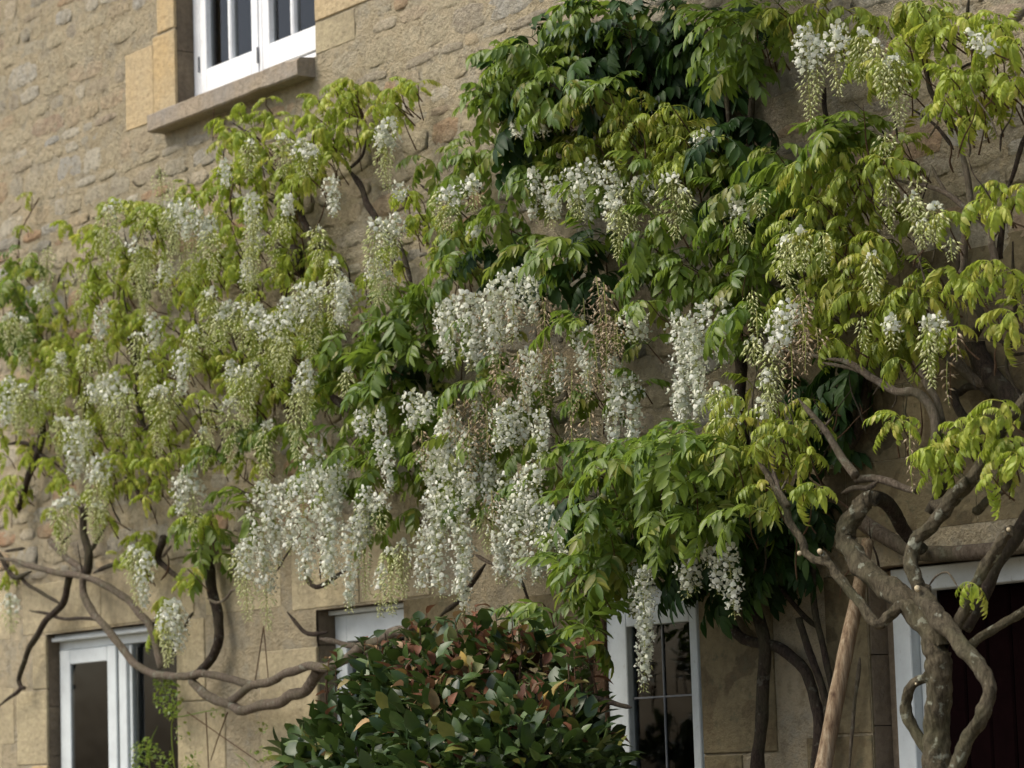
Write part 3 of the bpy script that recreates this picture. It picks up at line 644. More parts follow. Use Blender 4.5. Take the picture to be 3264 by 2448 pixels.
for e_, pts, r, yd in TW:
    if e_ == 'L': S(wl, 1, pts, r, 1.3, yd, yd - .05, random.choice([B_dark, B_dark, B_twig]), rough=.13, sides=6)
for k, pts in ((7, [(1690, 740), (1650, 1000), (1630, 1120)]), (7, [(1690, 740), (1720, 1080)]), (7, [(1200, 1290), (1400, 1430), (1660, 1610)]), (7, [(1320, 1290), (1340, 1700)]), (7, [(1460, 1290), (1400, 1450), (1350, 1600)]), (1, [(250, 1270), (130, 1500), (120, 1700)]), (1, [(1370, 700), (1365, 900)])):
    S(wl, k, pts, 2.2, 1.8, -.1, -.1, B_twig, name='tendril', rough=.05, sides=5)
DS = [(3, [(460, 330), (470, 600), (455, 850), (470, 1060)], 10, 13, -.15, -.12, B_dark), (3, [(100, 100), (230, 300), (300, 600), (330, 1000)], 7, 9, -.2, -.15, B_dark),
      (2, [(1900, 250), (1990, 500), (2010, 800), (2100, 1100)], 9, 12, -.12, -.12, B_dark), (3, [(330, 1000), (420, 1500), (380, 2200), (430, 3400)], 14, 22, -.15, -.15, B_dark), (9, [(380, 300), (480, 600), (560, 900), (520, 1400), (500, 2000), (490, 2900)], 18, 24, -.1, -.1, B_dark)]
for k, pts, r0, r1, ya, yb, m in DS: S(wd_, k, pts, r0, r1, ya, yb, m)

# ------------------------------------------------------------------ leaves
def leaflet(base, d, nrm_, ln, wd, curl, fold, tnt, V, T, A):
    d = nrm(d); s = nrm(np.cross(d, nrm_)); n = np.cross(s, d); b = len(V)
    ts = (0, .2, .48, .78, 1.0); ws = (0, .8, 1.0, .58, 0); tw = random.uniform(-.25, .25)
    s2 = s * math.cos(tw) + n * math.sin(tw)
    for t, w_ in zip(ts, ws):
        c = base + d * ln * t * (1 - .12 * t * curl) - n * ln * curl * t * t * .45
        V.append(c)
        if w_ > 0:
            hw = wd * .5 * w_; V.append(c + s2 * hw + n * hw * fold); V.append(c - s2 * hw + n * hw * fold)
    # index: 0 | 1,2,3 | 4,5,6 | 7,8,9 | 10
    T += [(b, b + 1, b + 2), (b, b + 3, b + 1)]
    for r in (1, 4):
        T += [(b + r, b + r + 3, b + r + 4), (b + r, b + r + 4, b + r + 1), (b + r, b + r + 2, b + r + 5), (b + r, b + r + 5, b + r + 3)]
    T += [(b + 7, b + 10, b + 8), (b + 7, b + 9, b + 10)]
    A += [tnt] * (len(V) - b)
def compound(L, pairs, ln, wd, droop, sag, curl, terminal=True):
    V, T, A = [], [], []
    def rp(s): return np.array([L * s * (1 - .15 * sag * s), 0, -L * sag * s * s * .6 + L * .12 * math.sin(s * 3)])
    prev = None
    for i in range(7):
        s = i / 6; p = rp(s); b = len(V); h = .0014 * (1.3 - s * .6)
        V += [p + [0, h, -h], p + [0, -h, -h], p + [0, 0, h]]; A += [.5] * 3
        if i:
            for q in range(3):
                q2 = (q + 1) % 3; T += [(b - 3 + q, b - 3 + q2, b + q2), (b - 3 + q, b + q2, b + q)]
    for i in range(pairs):
        s = .28 + .70 * i / max(1, pairs - 1) * .95; sz = (.72 + .5 * math.sin(math.pi * (i + .8) / (pairs + .6)))
        for sd_ in (-1, 1):
            if random.random() < .04: continue
            tg = nrm(rp(min(1, s + .05)) - rp(s - .05)); ph = math.radians(random.gauss(droop, 13)); az = math.radians(random.gauss(62 - 14 * s, 8))
            dv = tg * math.cos(az) + np.array([0, sd_ * math.sin(az) * math.cos(ph), -math.sin(ph) * .9])
            leaflet(rp(s), dv, np.array([.2, 0, 1.0]) + rng.normal(0, .12, 3), ln * sz * random.uniform(.85, 1.12), wd * sz * random.uniform(.85, 1.1), curl * random.uniform(.5, 1.5), random.uniform(.15, .5), random.uniform(-.09, .09) % 1.0, V, T, A)
    if terminal:
        tg = nrm(rp(1) - rp(.9)); leaflet(rp(1), tg + [0, random.uniform(-.2, .2), -.35], np.array([.3, 0, 1.0]), ln * 1.05, wd, curl, .3, 0.0, V, T, A)
    return np.array(V), np.array(T), np.array(A)
KIND = {  # L, pairs, leaflet length, width, droop, sag, curl
 'lime': (.112, 6, .041, .0165, 46, .55, .9), 'young': (.078, 4, .031, .0125, 58, .8, 1.1), 'olive': (.125, 6, .046, .0155, 46, .5, .8),
 'green': (.17, 5, .068, .026, 36, .35, .5), 'dark': (.22, 5, .092, .035, 36, .35, .5), 'bright': (.21, 6, .080, .028, 22, .3, .4)}
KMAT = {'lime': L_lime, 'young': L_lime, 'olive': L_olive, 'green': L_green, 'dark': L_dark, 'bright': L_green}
VAR = {}
for kd, (L, n_, ln, wd, dp, sg, cl) in KIND.items():
    VAR[kd] = []
    for i in range(7):
        V, T, A = compound(L * random.uniform(.85, 1.15), n_ + random.choice([-1, 0, 0, 1]), ln, wd, dp, sg, cl)
        VAR[kd].append((V, T, A, np_mesh('leaf', V, T, [KMAT[kd]], tint=A)))
U = 3264 / 2212.0
# clumps in photograph units of 1/2212 width: x, y, rx, ry, kind, density, depth near, depth far
def C(s, plant, kind, den, dn, df):
    return [(float(a_), float(b_), float(c_), float(d_), plant, kind, den, dn, df) for a_, b_, c_, d_ in (t.split(',') for t in s.split())]
CL = []
CL += C('50,600,65,55 30,560,40,25 30,700,50,70', 'l', 'green', 1.0, .35, .05)
CL += C('95,700,50,50 110,780,55,45 60,850,65,40 20,800,35,50 200,495,55,40 160,480,30,14 290,455,65,45 255,560,85,55 330,490,55,55 200,610,60,40 280,680,55,35 190,745,40,22 160,810,55,35 345,430,40,25', 'l', 'lime', 1.0, .32, .04)
CL += C('400,410,30,18 440,430,45,28 505,275,50,38 560,235,45,28 545,320,60,50 610,262,45,28 470,385,35,35 530,400,65,50 600,440,70,55 540,490,80,40 655,400,55,50 690,520,55,50 640,570,75,40 480,560,55,40 420,600,55,40 560,610,65,30', 'l', 'lime', 1.05, .32, .04)
CL += C('740,180,55,30 800,215,65,42 870,180,42,18 915,180,14,12 700,235,45,35 760,285,60,45 720,330,50,35 865,245,30,20 680,300,40,40 640,340,50,40', 'l', 'lime', 1.1, .3, .04)
CL += C('900,430,50,25 940,500,80,45 860,560,40,26 1000,400,40,26 1010,470,60,40 960,560,60,30', 'l', 'lime', .8, .3, .04)
CL += C('330,820,55,55 390,700,35,40 440,780,50,50 500,820,50,36 380,900,55,45 540,850,55,36 600,830,45,26 700,810,50,34 230,930,55,45 420,960,45,36 250,860,60,40 320,950,40,50 560,780,50,40 620,760,50,40 500,700,50,50 580,690,50,40 650,700,60,40 330,1010,30,40 130,1040,30,30 120,880,40,40', 'l', 'lime', .75, .28, .04)
CL += C('600,915,75,36 560,950,55,28 650,930,55,36 480,1000,34,26 430,1100,40,40 700,870,50,30 730,960,50,30 640,1000,50,30', 'l', 'green', .9, .3, .05)
CL += C('20,960,25,60 20,1080,30,30 300,1160,42,32 330,1205,46,36 270,1195,26,30 20,1260,22,18 22,1230,16,30 130,1120,26,22 350,1300,26,30', 'l', 'lime', .8, .25, .05)
CL += C('510,1110,40,28 480,1160,30,24 530,1080,36,24 470,1220,26,18', 'l', 'bright', 1.0, .25, .05)
CL += C('40,487,14,15 68,420,5,5', 'l', 'young', 1.4, .12, .05)
CL += C('880,650,90,40 820,700,80,40 870,745,75,34 800,795,70,46 760,760,55,36 930,700,40,40 740,850,50,22 850,840,60,30 900,620,50,26', 'l', 'bright', 1.2, .35, .05)
CL += C('900,780,60,30 920,740,40,30', 'l', 'dark', 1.0, .25, .05)
CL += C('905,850,75,36 860,920,65,36 780,1000,50,26 830,1010,55,36 705,1010,40,26 790,1090,42,26 835,1160,32,34 750,1060,36,26 900,960,50,36 820,960,50,30 960,900,60,40', 'l', 'green', .85, .35, .05)
CL += C('1000,340,66,26 1060,325,70,34 960,350,46,20 1130,330,70,42 1200,300,70,34 950,390,40,18 1100,380,60,30 1180,380,70,40 1080,450,60,40 1020,520,60,40', 'l', 'green', .95, .4, .05)
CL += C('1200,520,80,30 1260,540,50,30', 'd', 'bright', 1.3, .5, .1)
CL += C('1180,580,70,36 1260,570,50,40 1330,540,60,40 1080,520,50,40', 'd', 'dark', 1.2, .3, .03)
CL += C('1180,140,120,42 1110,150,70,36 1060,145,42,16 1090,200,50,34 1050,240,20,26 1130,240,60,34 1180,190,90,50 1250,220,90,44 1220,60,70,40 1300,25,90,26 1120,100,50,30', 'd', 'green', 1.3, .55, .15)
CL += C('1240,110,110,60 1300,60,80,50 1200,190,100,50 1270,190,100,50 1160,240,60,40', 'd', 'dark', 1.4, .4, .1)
CL += C('1400,210,110,50 1600,100,60,110 1590,300,50,60 1450,240,100,40', 'd', 'dark', .9, .14, .02)
CL += C('1550,180,50,60 1500,110,60,50 1590,240,30,50 1540,280,40,30', 'd', 'dark', .6, .5, .2)
CL += C('1430,10,60,18 1535,25,30,22 1570,70,36,26 1510,100,16,26', 'd', 'bright', 1.1, .65, .3)
CL += C('1320,310,85,44 1400,280,90,44 1350,225,80,24 1480,300,75,34 1250,345,55,34 1500,365,55,24 1420,230,60,24 1560,240,40,20 1580,260,30,18 1440,340,60,30', 'd', 'olive', 1.25, .5, .1)
CL += C('1610,60,60,50 1640,110,60,40 1600,160,40,26 1660,30,70,30', 'd', 'bright', 1.2, .6, .2)
CL += C('1750,30,95,28 1850,50,85,34 1930,20,80,30 1700,60,50,40 1800,80,50,26', 'r', 'olive', .9, .6, .2)
CL += C('1600,350,55,36 1680,375,75,50 1640,430,75,42 1560,330,50,26 1720,400,50,40', 'r', 'green', 1.3, .5, .08)
CL += C('1640,370,60,40 1700,440,60,40 1600,420,50,40', 'r', 'dark', 1.0, .2, .03)
CL += C('1830,285,70,28 1800,300,60,24', 'r', 'bright', 1.1, .55, .3)
CL += C('1850,335,75,50 1780,370,75,50 1850,420,90,52 1920,335,55,45', 'r', 'olive', .85, .6, .15)
CL += C('1450,560,90,44 1550,570,90,44 1480,620,75,28 1600,600,75,44 1560,500,75,34 1650,540,70,44 1420,510,50,40 1500,460,50,30 1380,380,60,30 1300,400,60,40', 'd', 'green', 1.05, .5, .08)
CL += C('1720,520,85,52 1800,500,95,52 1880,540,90,52 1800,620,100,52 1900,660,95,54 1980,600,70,50 1850,720,90,34 1750,680,75,36 1980,700,70,46 1700,620,55,40 1690,450,50,40 1960,760,60,26', 'r', 'olive', .85, .65, .15)
CL += C('2080,140,55,42 2100,60,75,50 2000,40,70,34 1950,110,55,40 2150,110,50,70 2120,220,50,50 2180,190,30,50 2060,200,30,30 1880,130,36,40 1930,170,36,40', 'r', 'lime', 1.0, .6, .2)
CL += C('2130,430,45,42 2190,420,30,50 2160,580,45,36 2190,640,25,60 2100,620,52,34 2150,710,34,24 2180,690,30,30 2060,470,40,24 2000,480,40,30 2040,700,50,30', 'r', 'lime', .6, .6, .2)
CL += C('1640,700,45,36 1600,690,45,26 1400,755,45,24 1350,655,55,34 1250,690,45,28 1310,730,40,26', 'd', 'green', 1.0, .55, .1)
CL += C('1000,870,80,50 1280,880,70,50 1330,830,55,34 1150,860,55,36 1210,820,60,40 1080,830,60,40 1070,760,60,30', 'd', 'green', .75, .45, .05)
CL += C('960,1000,65,36 1050,1010,46,46 1120,1030,55,46 1180,960,55,36 1230,930,55,34 1060,930,60,40 1140,900,60,40 880,1080,40,30 1010,960,60,40', 'd', 'green', .8, .45, .05)
CL += C('1290,1000,75,42 1350,965,75,34 1420,975,85,40 1500,955,75,44 1560,990,55,42 1400,1040,100,36 1340,1090,75,36 1450,1110,85,36 1550,1120,80,42 1600,1090,55,34', 'd', 'bright', 1.4, .8, .3)
CL += C('1290,1160,75,34 1350,1200,70,34 1250,1240,75,34 1220,1310,65,24 1175,1340,34,14 1300,1280,40,30 1285,1370,26,30 1300,1240,60,40 1330,1150,60,34 1270,1340,40,40', 'd', 'bright', 1.3, .75, .25)
CL += C('1400,1090,120,50 1500,1130,90,40 1580,1150,60,60 1540,1200,60,60 1480,1180,60,40 1600,1050,60,50', 'd', 'dark', 1.2, .45, .05)
CL += C('1620,920,55,44 1680,900,46,36 1600,860,40,36 1700,950,55,36 1640,980,55,36 1660,1040,50,28 1740,900,26,46 1580,960,50,30 1610,1010,40,30', 'r', 'olive', 1.15, .75, .3)
CL += C('1740,1065,24,16 1785,1050,22,12 1965,910,36,12 1920,915,16,10 2030,965,36,28 2085,940,50,34 2120,905,36,26 2045,1005,26,34 2180,960,36,44 2150,1010,30,30 2185,880,30,26 1750,985,22,26', 'r', 'lime', 1.15, .65, .4)
CL += C('2092,1250,22,16', 'r', 'lime', 1.3, .65, .55)

CL += C('1380,-170,130,40 1520,-180,130,50 1650,-150,100,40 1450,-240,180,50 1620,-250,150,50', 'd', 'green', 1.4, 1.0, .05)  # unseen overhanging leaves added above the view to block sky light
CL += C('1450,110,80,80 1530,120,70,100 1420,60,70,60 1560,200,50,50 1450,190,80,40', 'd', 'dark', 1.3, .10, .01)  # dark leaves layered on the wall, their colour standing in for shade
CL += C('1500,1150,100,40 1640,1150,70,60 1610,1220,60,60 1560,1080,80,40 1500,1060,100,40 1700,1130,60,60', 'd', 'dark', 1.6, .26, .02)  # dark backing leaves here too, deepening the shade of the lower hollow
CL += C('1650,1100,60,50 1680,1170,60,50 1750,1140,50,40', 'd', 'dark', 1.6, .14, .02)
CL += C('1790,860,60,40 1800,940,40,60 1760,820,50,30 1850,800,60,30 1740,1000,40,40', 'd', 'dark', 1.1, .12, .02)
CL += C('150,650,150,110 330,700,160,120 500,780,150,120 130,850,130,110 320,900,140,110 520,640,140,110 650,760,120,100 720,620,80,80 230,1000,150,60', 'l', 'young', .55, .34, .04)
CL += C('60,1020,60,80 150,1080,60,40 220,1020,50,60 330,1060,50,50 420,1080,50,60 400,1230,40,40 360,1330,26,40 250,1130,40,30 540,1020,50,40', 'l', 'lime', .5, .28, .04)
CL += C('1000,600,80,60 1050,720,80,60 950,1060,70,40 1100,1000,90,60 1180,1060,60,60', 'l', 'green', .45, .4, .05)
nodes = {'l': [], 'r': [], 'd': []}; twigs = {'l': [], 'r': [], 'd': []}
VOID = [(1475, 110, 75, 85), (1545, 190, 45, 110), (1600, 250, 36, 90), (1430, 200, 60, 40), (1670, 1200, 70, 95)]   # hollows in the growth, open to the wall
LA = {'lime': 1250, 'young': 800, 'olive': 1750, 'green': 2900, 'dark': 4600, 'bright': 4000}
for (cx, cy, rx, ry, pl, kind, den, dn, df) in CL:
    cx, cy, rx, ry = cx * U, cy * U, rx * U, ry * U
    nl = math.pi * rx * ry / LA[kind] * 2.35 * den; nc = max(1, int(round(nl / 4.2)))
    for c in range(nc):
        a_ = random.uniform(0, 2 * math.pi); rr = math.sqrt(random.random()); q = random.random()
        y = -(df + (dn - df) * q); node = P(cx + rx * rr * math.cos(a_), cy + ry * rr * math.sin(a_), y)
        if y < -.16 and any(((cx_ + 0.0 - nx) / a1) ** 2 + ((cy_ - ny) / b1) ** 2 < 1 for nx, ny, a1, b1 in VOID for cx_, cy_ in ((proj(node)[0] / U, proj(node)[1] / U + 25),)): continue
        m = random.choice([3, 4, 4, 5, 5]); a0 = random.uniform(0, 2 * math.pi)
        for i in range(m):
            az = a0 + i * 2.4 + random.uniform(-.4, .4)
            # leaves lean out of the wall
            dx, dy = math.cos(az), math.sin(az) - .55; az2 = math.atan2(dy, dx)
            pit = math.radians(random.gauss(-2 if i < 2 else -20, 20)); rol = math.radians(random.gauss(0, 18)); s = random.uniform(.72, 1.15) * (.8 if kind == 'lime' and i == 0 else 1)
            kk = kind if not (kind in ('lime', 'olive') and random.random() < .22) else 'young'
            R = (Matrix.Translation(Vector(node)) @ Matrix.Rotation(az2, 4, 'Z') @ Matrix.Rotation(-pit, 4, 'Y') @ Matrix.Rotation(rol, 4, 'X') @ Matrix.Scale(s, 4))
            nodes[pl].append((kk if KMAT[kk] is KMAT[kind] or kind == 'lime' else kind, random.randrange(7), R, y - s * .1))
        back = node + np.array([random.uniform(-.08, .08), random.uniform(.03, .12) if y < -.15 else .02, -random.uniform(.06, .16)])
        twigs[pl].append((node, (node + back) / 2 + rng.normal(0, .012, 3), back))
def stuff(V, T, mats, e_, name, mi=None, tint=None):
    o = link(name, np_mesh(name, V, T, mats, mi, tint), e_); inv(e_, o); o['kind'] = 'stuff'; return o
mats6 = [L_lime, L_olive, L_green, L_dark]
for pl, e_ in (('l', wl), ('r', wr), ('d', wd_)):
    ls = sorted(nodes[pl], key=lambda t: t[3] + (0 if -50 < proj(t[2].translation)[0] < 3310 else 9))
    for kk, vi, R, _ in ls[:300]:
        o = link('leaf', VAR[kk][vi][3], e_); inv(e_, o); o.matrix_basis = R
    VV, TT, AA, MM = [], [], [], []; off = 0
    for kk, vi, R, _ in ls[300:]:
        V, T, A, _m = VAR[kk][vi]; Rn = np.array(R); VV.append(V @ Rn[:3, :3].T + Rn[:3, 3]); TT.append(T + off); off += len(V)
        AA.append((A + random.random()) % 1.0); MM.append(np.full(len(T), mats6.index(KMAT[kk])))
    stuff(np.vstack(VV), np.vstack(TT), mats6, e_, 'foliage', np.concatenate(MM), np.concatenate(AA))
    VV, TT = [], []; off = 0
    for a_, b_, c_ in twigs[pl]:
        V, T = tube(np.array([a_, b_, c_]), [.0022, .003, .004], 4, 0, cap=False); VV.append(V); TT.append(T + off); off += len(V)
    stuff(np.vstack(VV), np.vstack(TT), [B_twig], e_, 'twigs')
    print(pl, 'leaves', len(nodes[pl]))

# ------------------------------------------------------------------ flowers
def raceme(L, w_, kind, dens=1.0, tilt=0.0):
    """hanging flower raceme from the origin down; open florets above, buds below"""
    V, T, A, MI = [], [], [], []
    openf = {'W': .93, 'M': .45, 'C': .10, 'G': -.2, 'B': 0}[kind]; fm = 2 if kind == 'B' else 0
    sway = rng.normal(0, .03, 2)
    def ax(t): return np.array([tilt * L * t + sway[0] * math.sin(t * 3) * L, sway[1] * math.sin(t * 2.5) * L, -L * t])
    for i in range(8):
        p = ax(i / 7); b = len(V); h = .0022 * (1.2 - i / 9); V += [p + [h, 0, 0], p + [-h * .5, h, 0], p + [-h * .5, -h, 0]]; A += [.5] * 3
        if i:
            for q in range(3):
                q2 = (q + 1) % 3; T += [(b - 3 + q, b - 3 + q2, b + q2), (b - 3 + q, b + q2, b + q)]; MI += [3, 3]
    n = int(L * 300 * dens * (w_ / .12) ** .6)
    for i in range(n):
        t = (i + random.random()) / n; t = .03 + t * .97; ph = i * 2.399 + random.uniform(-.3, .3)
        prof = min(1, .45 + t * 3.0) * (1 - max(0, t - .35) / .65 * (.78 if kind != 'W' else .62)); r = w_ * .5 * prof * random.uniform(.45, 1.12)
        p0 = ax(t); out = np.array([math.cos(ph), math.sin(ph), 0]); p = p0 + out * r + np.array([0, 0, -r * random.uniform(-.1, .5)])
        # pedicel
        b = len(V); V += [p0 + [0, 0, .0012], p0 - [0, 0, .0012], p]; A += [.4] * 3; T.append((b, b + 1, b + 2)); MI.append(3 if kind != 'B' else 2)
        is_open = t < openf + random.uniform(-.07, .07)
        tn = random.random(); b = len(V)
        if is_open:
            s = random.uniform(.0105, .0165); ou = nrm(out + rng.normal(0, .35, 3)); up = nrm(np.array([0, 0, 1.0]) + rng.normal(0, .3, 3)); sd_ = nrm(np.cross(up, ou)); up = np.cross(ou, sd_)
            # banner: a cupped rounded petal, reflexed
            pts = [p, p + sd_ * s * .95 + up * s * .35 - ou * s * .25, p + sd_ * s * .6 + up * s * 1.25 - ou * s * .1, p + up * s * 1.45 + ou * s * .1, p - sd_ * s * .6 + up * s * 1.25 - ou * s * .1, p - sd_ * s * .95 + up * s * .35 - ou * s * .25, p + up * s * .7 + ou * s * .25]
            V += pts; T += [(b + 6, b + i_, b + i_ % 5 + 1) for i_ in (1, 2, 3, 4)] + [(b, b + 1, b + 6), (b, b + 6, b + 5)]
            # wings and keel: pointed body below
            c = len(V); V += [p - up * s * .1, p + sd_ * s * .5 + ou * s * .7 - up * s * .2, p - sd_ * s * .5 + ou * s * .7 - up * s * .2, p + ou * s * 1.15 - up * s * .55, p - up * s * .75 + ou * s * .5]
            T += [(c, c + 1, c + 3), (c, c + 3, c + 2), (c, c + 4, c + 1), (c, c + 2, c + 4), (c + 1, c + 4, c + 3), (c + 2, c + 3, c + 4)]; MI += [fm] * 12; A += [tn] * 12
        else:
            s = random.uniform(.014, .022) * (1.12 - t * .6) * (.75 if kind == 'G' else 1); d = nrm(out * .75 + np.array([0, 0, -.75]) + rng.normal(0, .2, 3)); u_ = nrm(np.cross(d, [.1, .2, 1])); v_ = np.cross(d, u_); rr = s * .26
            V += [p, p + d * s * .7 + u_ * rr, p + d * s * .7 + v_ * rr, p + d * s * .7 - u_ * rr, p + d * s * .7 - v_ * rr, p + d * s * 1.9]
            T += [(b, b + 1, b + 2), (b, b + 2, b + 3), (b, b + 3, b + 4), (b, b + 4, b + 1), (b + 5, b + 2, b + 1), (b + 5, b + 3, b + 2), (b + 5, b + 4, b + 3), (b + 5, b + 1, b + 4)]
            MI += [1 if kind != 'B' else 2] * 8; A += [tn] * 6
    return np_mesh('flower_raceme', V, T, [F_white, F_cream, F_brown, F_stalk], MI, A)
# x, y top, y bottom, width (photograph pixels), kind, density, depth
RC = '''960,440,560,60,M 716,505,600,44,W 590,630,760,80,W 560,660,740,60,M 640,670,770,60,W 670,690,790,60,M 370,640,720,60,C 1055,560,690,60,W 425,765,810,50,W 800,445,560,50,C 900,430,560,60,C 990,460,560,60,M
1245,370,600,80,M 1210,400,540,50,M 1275,580,640,60,W 1690,350,450,60,W 1730,340,430,60,W 1640,380,440,60,W 1500,560,670,70,M 1430,590,720,70,M 1400,600,740,50,C 1880,500,700,80,W 1930,510,740,80,W 1960,560,700,60,W 1760,560,690,80,W 1830,560,680,60,W 1700,590,700,60,W
2010,580,760,80,C 1970,640,820,70,C 2090,540,740,80,M 2140,550,760,80,C 2040,560,660,60,M 2180,600,720,60,C 1225,700,880,70,M 1260,680,820,60,M 1515,715,760,60,W 1235,870,960,60,C
2565,75,400,84,M 2600,110,330,60,M 2668,72,300,84,M 2750,90,260,60,C 2790,130,270,60,C 2850,170,400,80,C 2820,200,330,60,C 3110,95,165,80,W 3150,120,180,50,W 2325,625,760,80,M 2365,640,770,70,M 2980,650,770,80,C 2540,730,860,80,C 2500,760,900,70,C 2240,410,490,60,W 2900,620,700,70,C 2940,700,790,50,C
130,900,965,60,W 328,975,1080,60,W 527,835,960,60,M 485,995,1120,60,W 572,1110,1260,60,W 665,920,1120,64,C 700,1000,1110,56,C 720,960,1080,50,M 785,825,980,56,M 820,965,1150,76,M 860,1000,1170,70,M 920,940,1160,80,M 980,920,1140,80,M 950,900,1060,70,C 1020,900,960,50,W 900,1080,1200,70,C 1085,865,1040,64,W 1110,900,1010,50,M
735,1145,1290,44,M 775,1170,1360,80,C 805,1150,1260,60,C 975,1150,1340,74,M 505,1230,1440,80,C 540,1220,1340,60,C 470,1150,1290,56,C 360,1185,1400,74,M 330,1200,1340,60,M 300,1215,1290,50,W 30,1200,1370,76,W 70,1220,1380,60,C 235,1325,1530,96,W 190,1330,1450,60,C 265,1340,1500,70,M 325,1440,1650,84,M 300,1500,1700,70,C 645,1365,1490,54,C 600,1480,1700,84,M 570,1510,1640,60,W 30,1000,1120,60,C 160,1180,1290,60,C 110,1250,1380,50,C 400,1230,1400,60,C 620,1040,1180,60,C 440,1060,1180,50,C
1440,940,1160,76,W 1475,920,1180,76,W 1515,930,1170,76,W 1560,900,1140,76,W 1600,860,1090,76,W 1645,850,1080,76,W 1680,840,1030,70,W 1540,1000,1160,70,W 1410,960,1110,50,W 1095,885,1040,64,W 1200,690,960,70,C 1195,820,970,60,M
2000,985,1085,70,W 2040,990,1090,70,W 2150,985,1380,84,W 2185,1000,1360,60,W 1960,1150,1330,80,W 2000,1180,1420,76,W 1950,1280,1430,60,W 1850,1010,1190,60,W 1880,1040,1190,60,W 1925,900,1250,50,B 1900,880,1120,60,B 1700,1110,1200,50,W 1860,950,1130,60,B 1520,1210,1520,60,B 1500,1240,1560,60,B 1570,1180,1330,50,B 1650,1120,1300,50,B 1760,1100,1260,50,B
1620,1270,1430,80,W 1670,1260,1420,80,W 1590,1300,1440,60,W 1310,1240,1370,80,W 1360,1250,1350,70,W 1490,1410,1610,84,W 1465,1440,1620,70,W 1400,1390,1520,76,W 1360,1420,1560,70,W 1165,1550,1710,70,M 1715,1435,1540,60,W 1440,1300,1500,80,W 1540,1400,1600,60,W 1720,1300,1450,70,W
2170,1450,1530,60,C 2130,1500,1640,64,C 2100,1560,1680,50,C 2290,950,1170,90,W 2240,960,1100,70,W 2190,1010,1340,80,W 2225,1040,1300,60,W 2300,1225,1400,84,W 2330,1240,1370,60,W 2500,960,1110,80,W 2470,1000,1140,70,W 2540,970,1040,50,W 2400,1075,1160,60,C 2455,1100,1310,74,C 2440,1180,1300,50,M 2840,1005,1110,50,M 2955,1010,1230,50,C 2985,1000,1120,60,M 2900,1370,1570,20,B 3020,1150,1290,24,B 3050,1050,1150,24,B 2520,1080,1280,36,B 2545,1050,1150,70,B
190,1590,1760,80,C 225,1560,1660,60,M 310,1600,1725,70,C 440,1745,1920,76,C 470,1760,1940,60,W 420,1740,1850,50,C 545,1905,2110,80,M 570,1920,2080,60,W 520,1950,2120,40,C 30,1890,2010,60,M 840,1520,1810,96,W 880,1540,1800,80,W 960,1500,1850,100,W 1010,1490,1860,100,W 1050,1480,1820,80,W 920,1520,1760,70,W 790,1710,1970,76,M 760,1740,1900,50,C 850,1780,2000,60,M 1080,1450,1640,70,W 1000,1400,1560,80,W
1125,1640,1940,64,W 1150,1600,1900,50,M 1240,1740,1950,64,C 1215,1800,1960,40,M 1345,1680,1880,76,W 1395,1560,1890,96,W 1440,1580,1900,90,W 1475,1620,1950,64,W 1420,1480,1700,80,W 1370,1560,1740,70,W 1600,1590,1850,84,W 1650,1570,1860,90,W 1700,1580,1850,90,W 1745,1600,1830,80,W 1790,1610,1790,70,W 1830,1660,1760,50,W 1620,1500,1700,80,W 1680,1480,1680,80,W 1590,1700,1830,60,W
2045,1800,2190,70,W 2070,1790,2120,60,W 2020,1780,1960,40,W 2190,1760,1900,70,W 2220,1740,1880,60,W 2320,1730,1960,80,W 2290,1740,1890,60,W 2260,1700,1800,60,W 1540,1620,1760,60,C 1210,1570,1700,60,M 1280,1720,1900,50,C 1560,1480,1620,60,W'''
fill = []
for cx, cy, rx, ry, n, kinds in ((420, 780, 260, 200, 15, 'GGC'), (820, 900, 260, 260, 13, 'GCM'), (200, 1120, 190, 260, 9, 'GC'), (900, 1300, 260, 180, 6, 'GC'), (1350, 1330, 200, 140, 6, 'WWM'), (1750, 1250, 240, 160, 8, 'WWBB'), (1500, 1500, 350, 130, 8, 'WWB'), (1880, 600, 260, 130, 5, 'MCW'), (1750, 1080, 230, 150, 20, 'BBBW'), (1500, 1330, 130, 160, 9, 'BB'), (2560, 1080, 90, 70, 5, 'BB'), (2750, 620, 330, 330, 9, 'GG'), (2650, 1000, 300, 160, 5, 'GC'), (2300, 1300, 150, 100, 4, 'WC')):
    for i in range(n):
        a_ = random.uniform(0, 6.283); rr = math.sqrt(random.random()); x = cx + rx * rr * math.cos(a_); y = cy + ry * rr * math.sin(a_); k = random.choice(kinds)
        if x < 5 or (y < 760 - .42 * x + 80 and x < 700): continue
        L = random.uniform(110, 240) if x < 1150 else random.uniform(70, 190); fill.append('%.0f,%.0f,%.0f,%.0f,%s' % (x, y - L / 2, y + L / 2, random.uniform(40, 66), k))
nr = 0
for it in RC.split() + fill:
    x, y0_, y1_, wpx, kd = it.split(','); x, y0_, y1_, wpx = map(float, (x, y0_, y1_, wpx))
    if x > 2380 or (y0_ > 900 and x > 2150 and kd != 'W'): y, e_ = -.66, wr
    elif x > 1300: y, e_ = -.45, (wr if x > 1830 else wl)
    else: y, e_ = -.42, wl
    if y0_ > 1650 and x > 1950: y = -.6
    y += random.uniform(-.07, .05)
    if kd == 'B': y -= .02
    p = P(x, y0_, y); s = mpp(p); L = (y1_ - y0_) * s * 1.03
    dn = {'W': .85, 'M': 1.2, 'C': 1.75, 'G': 1.4, 'B': .75}[kd]
    me = raceme(L, wpx * s * 1.02, kd, dn, random.uniform(-.1, .1))
    o = link('flower_raceme' if kd != 'B' else 'spent_raceme', me, e_); inv(e_, o); o.location = p; nr += 1
print('racemes', nr)

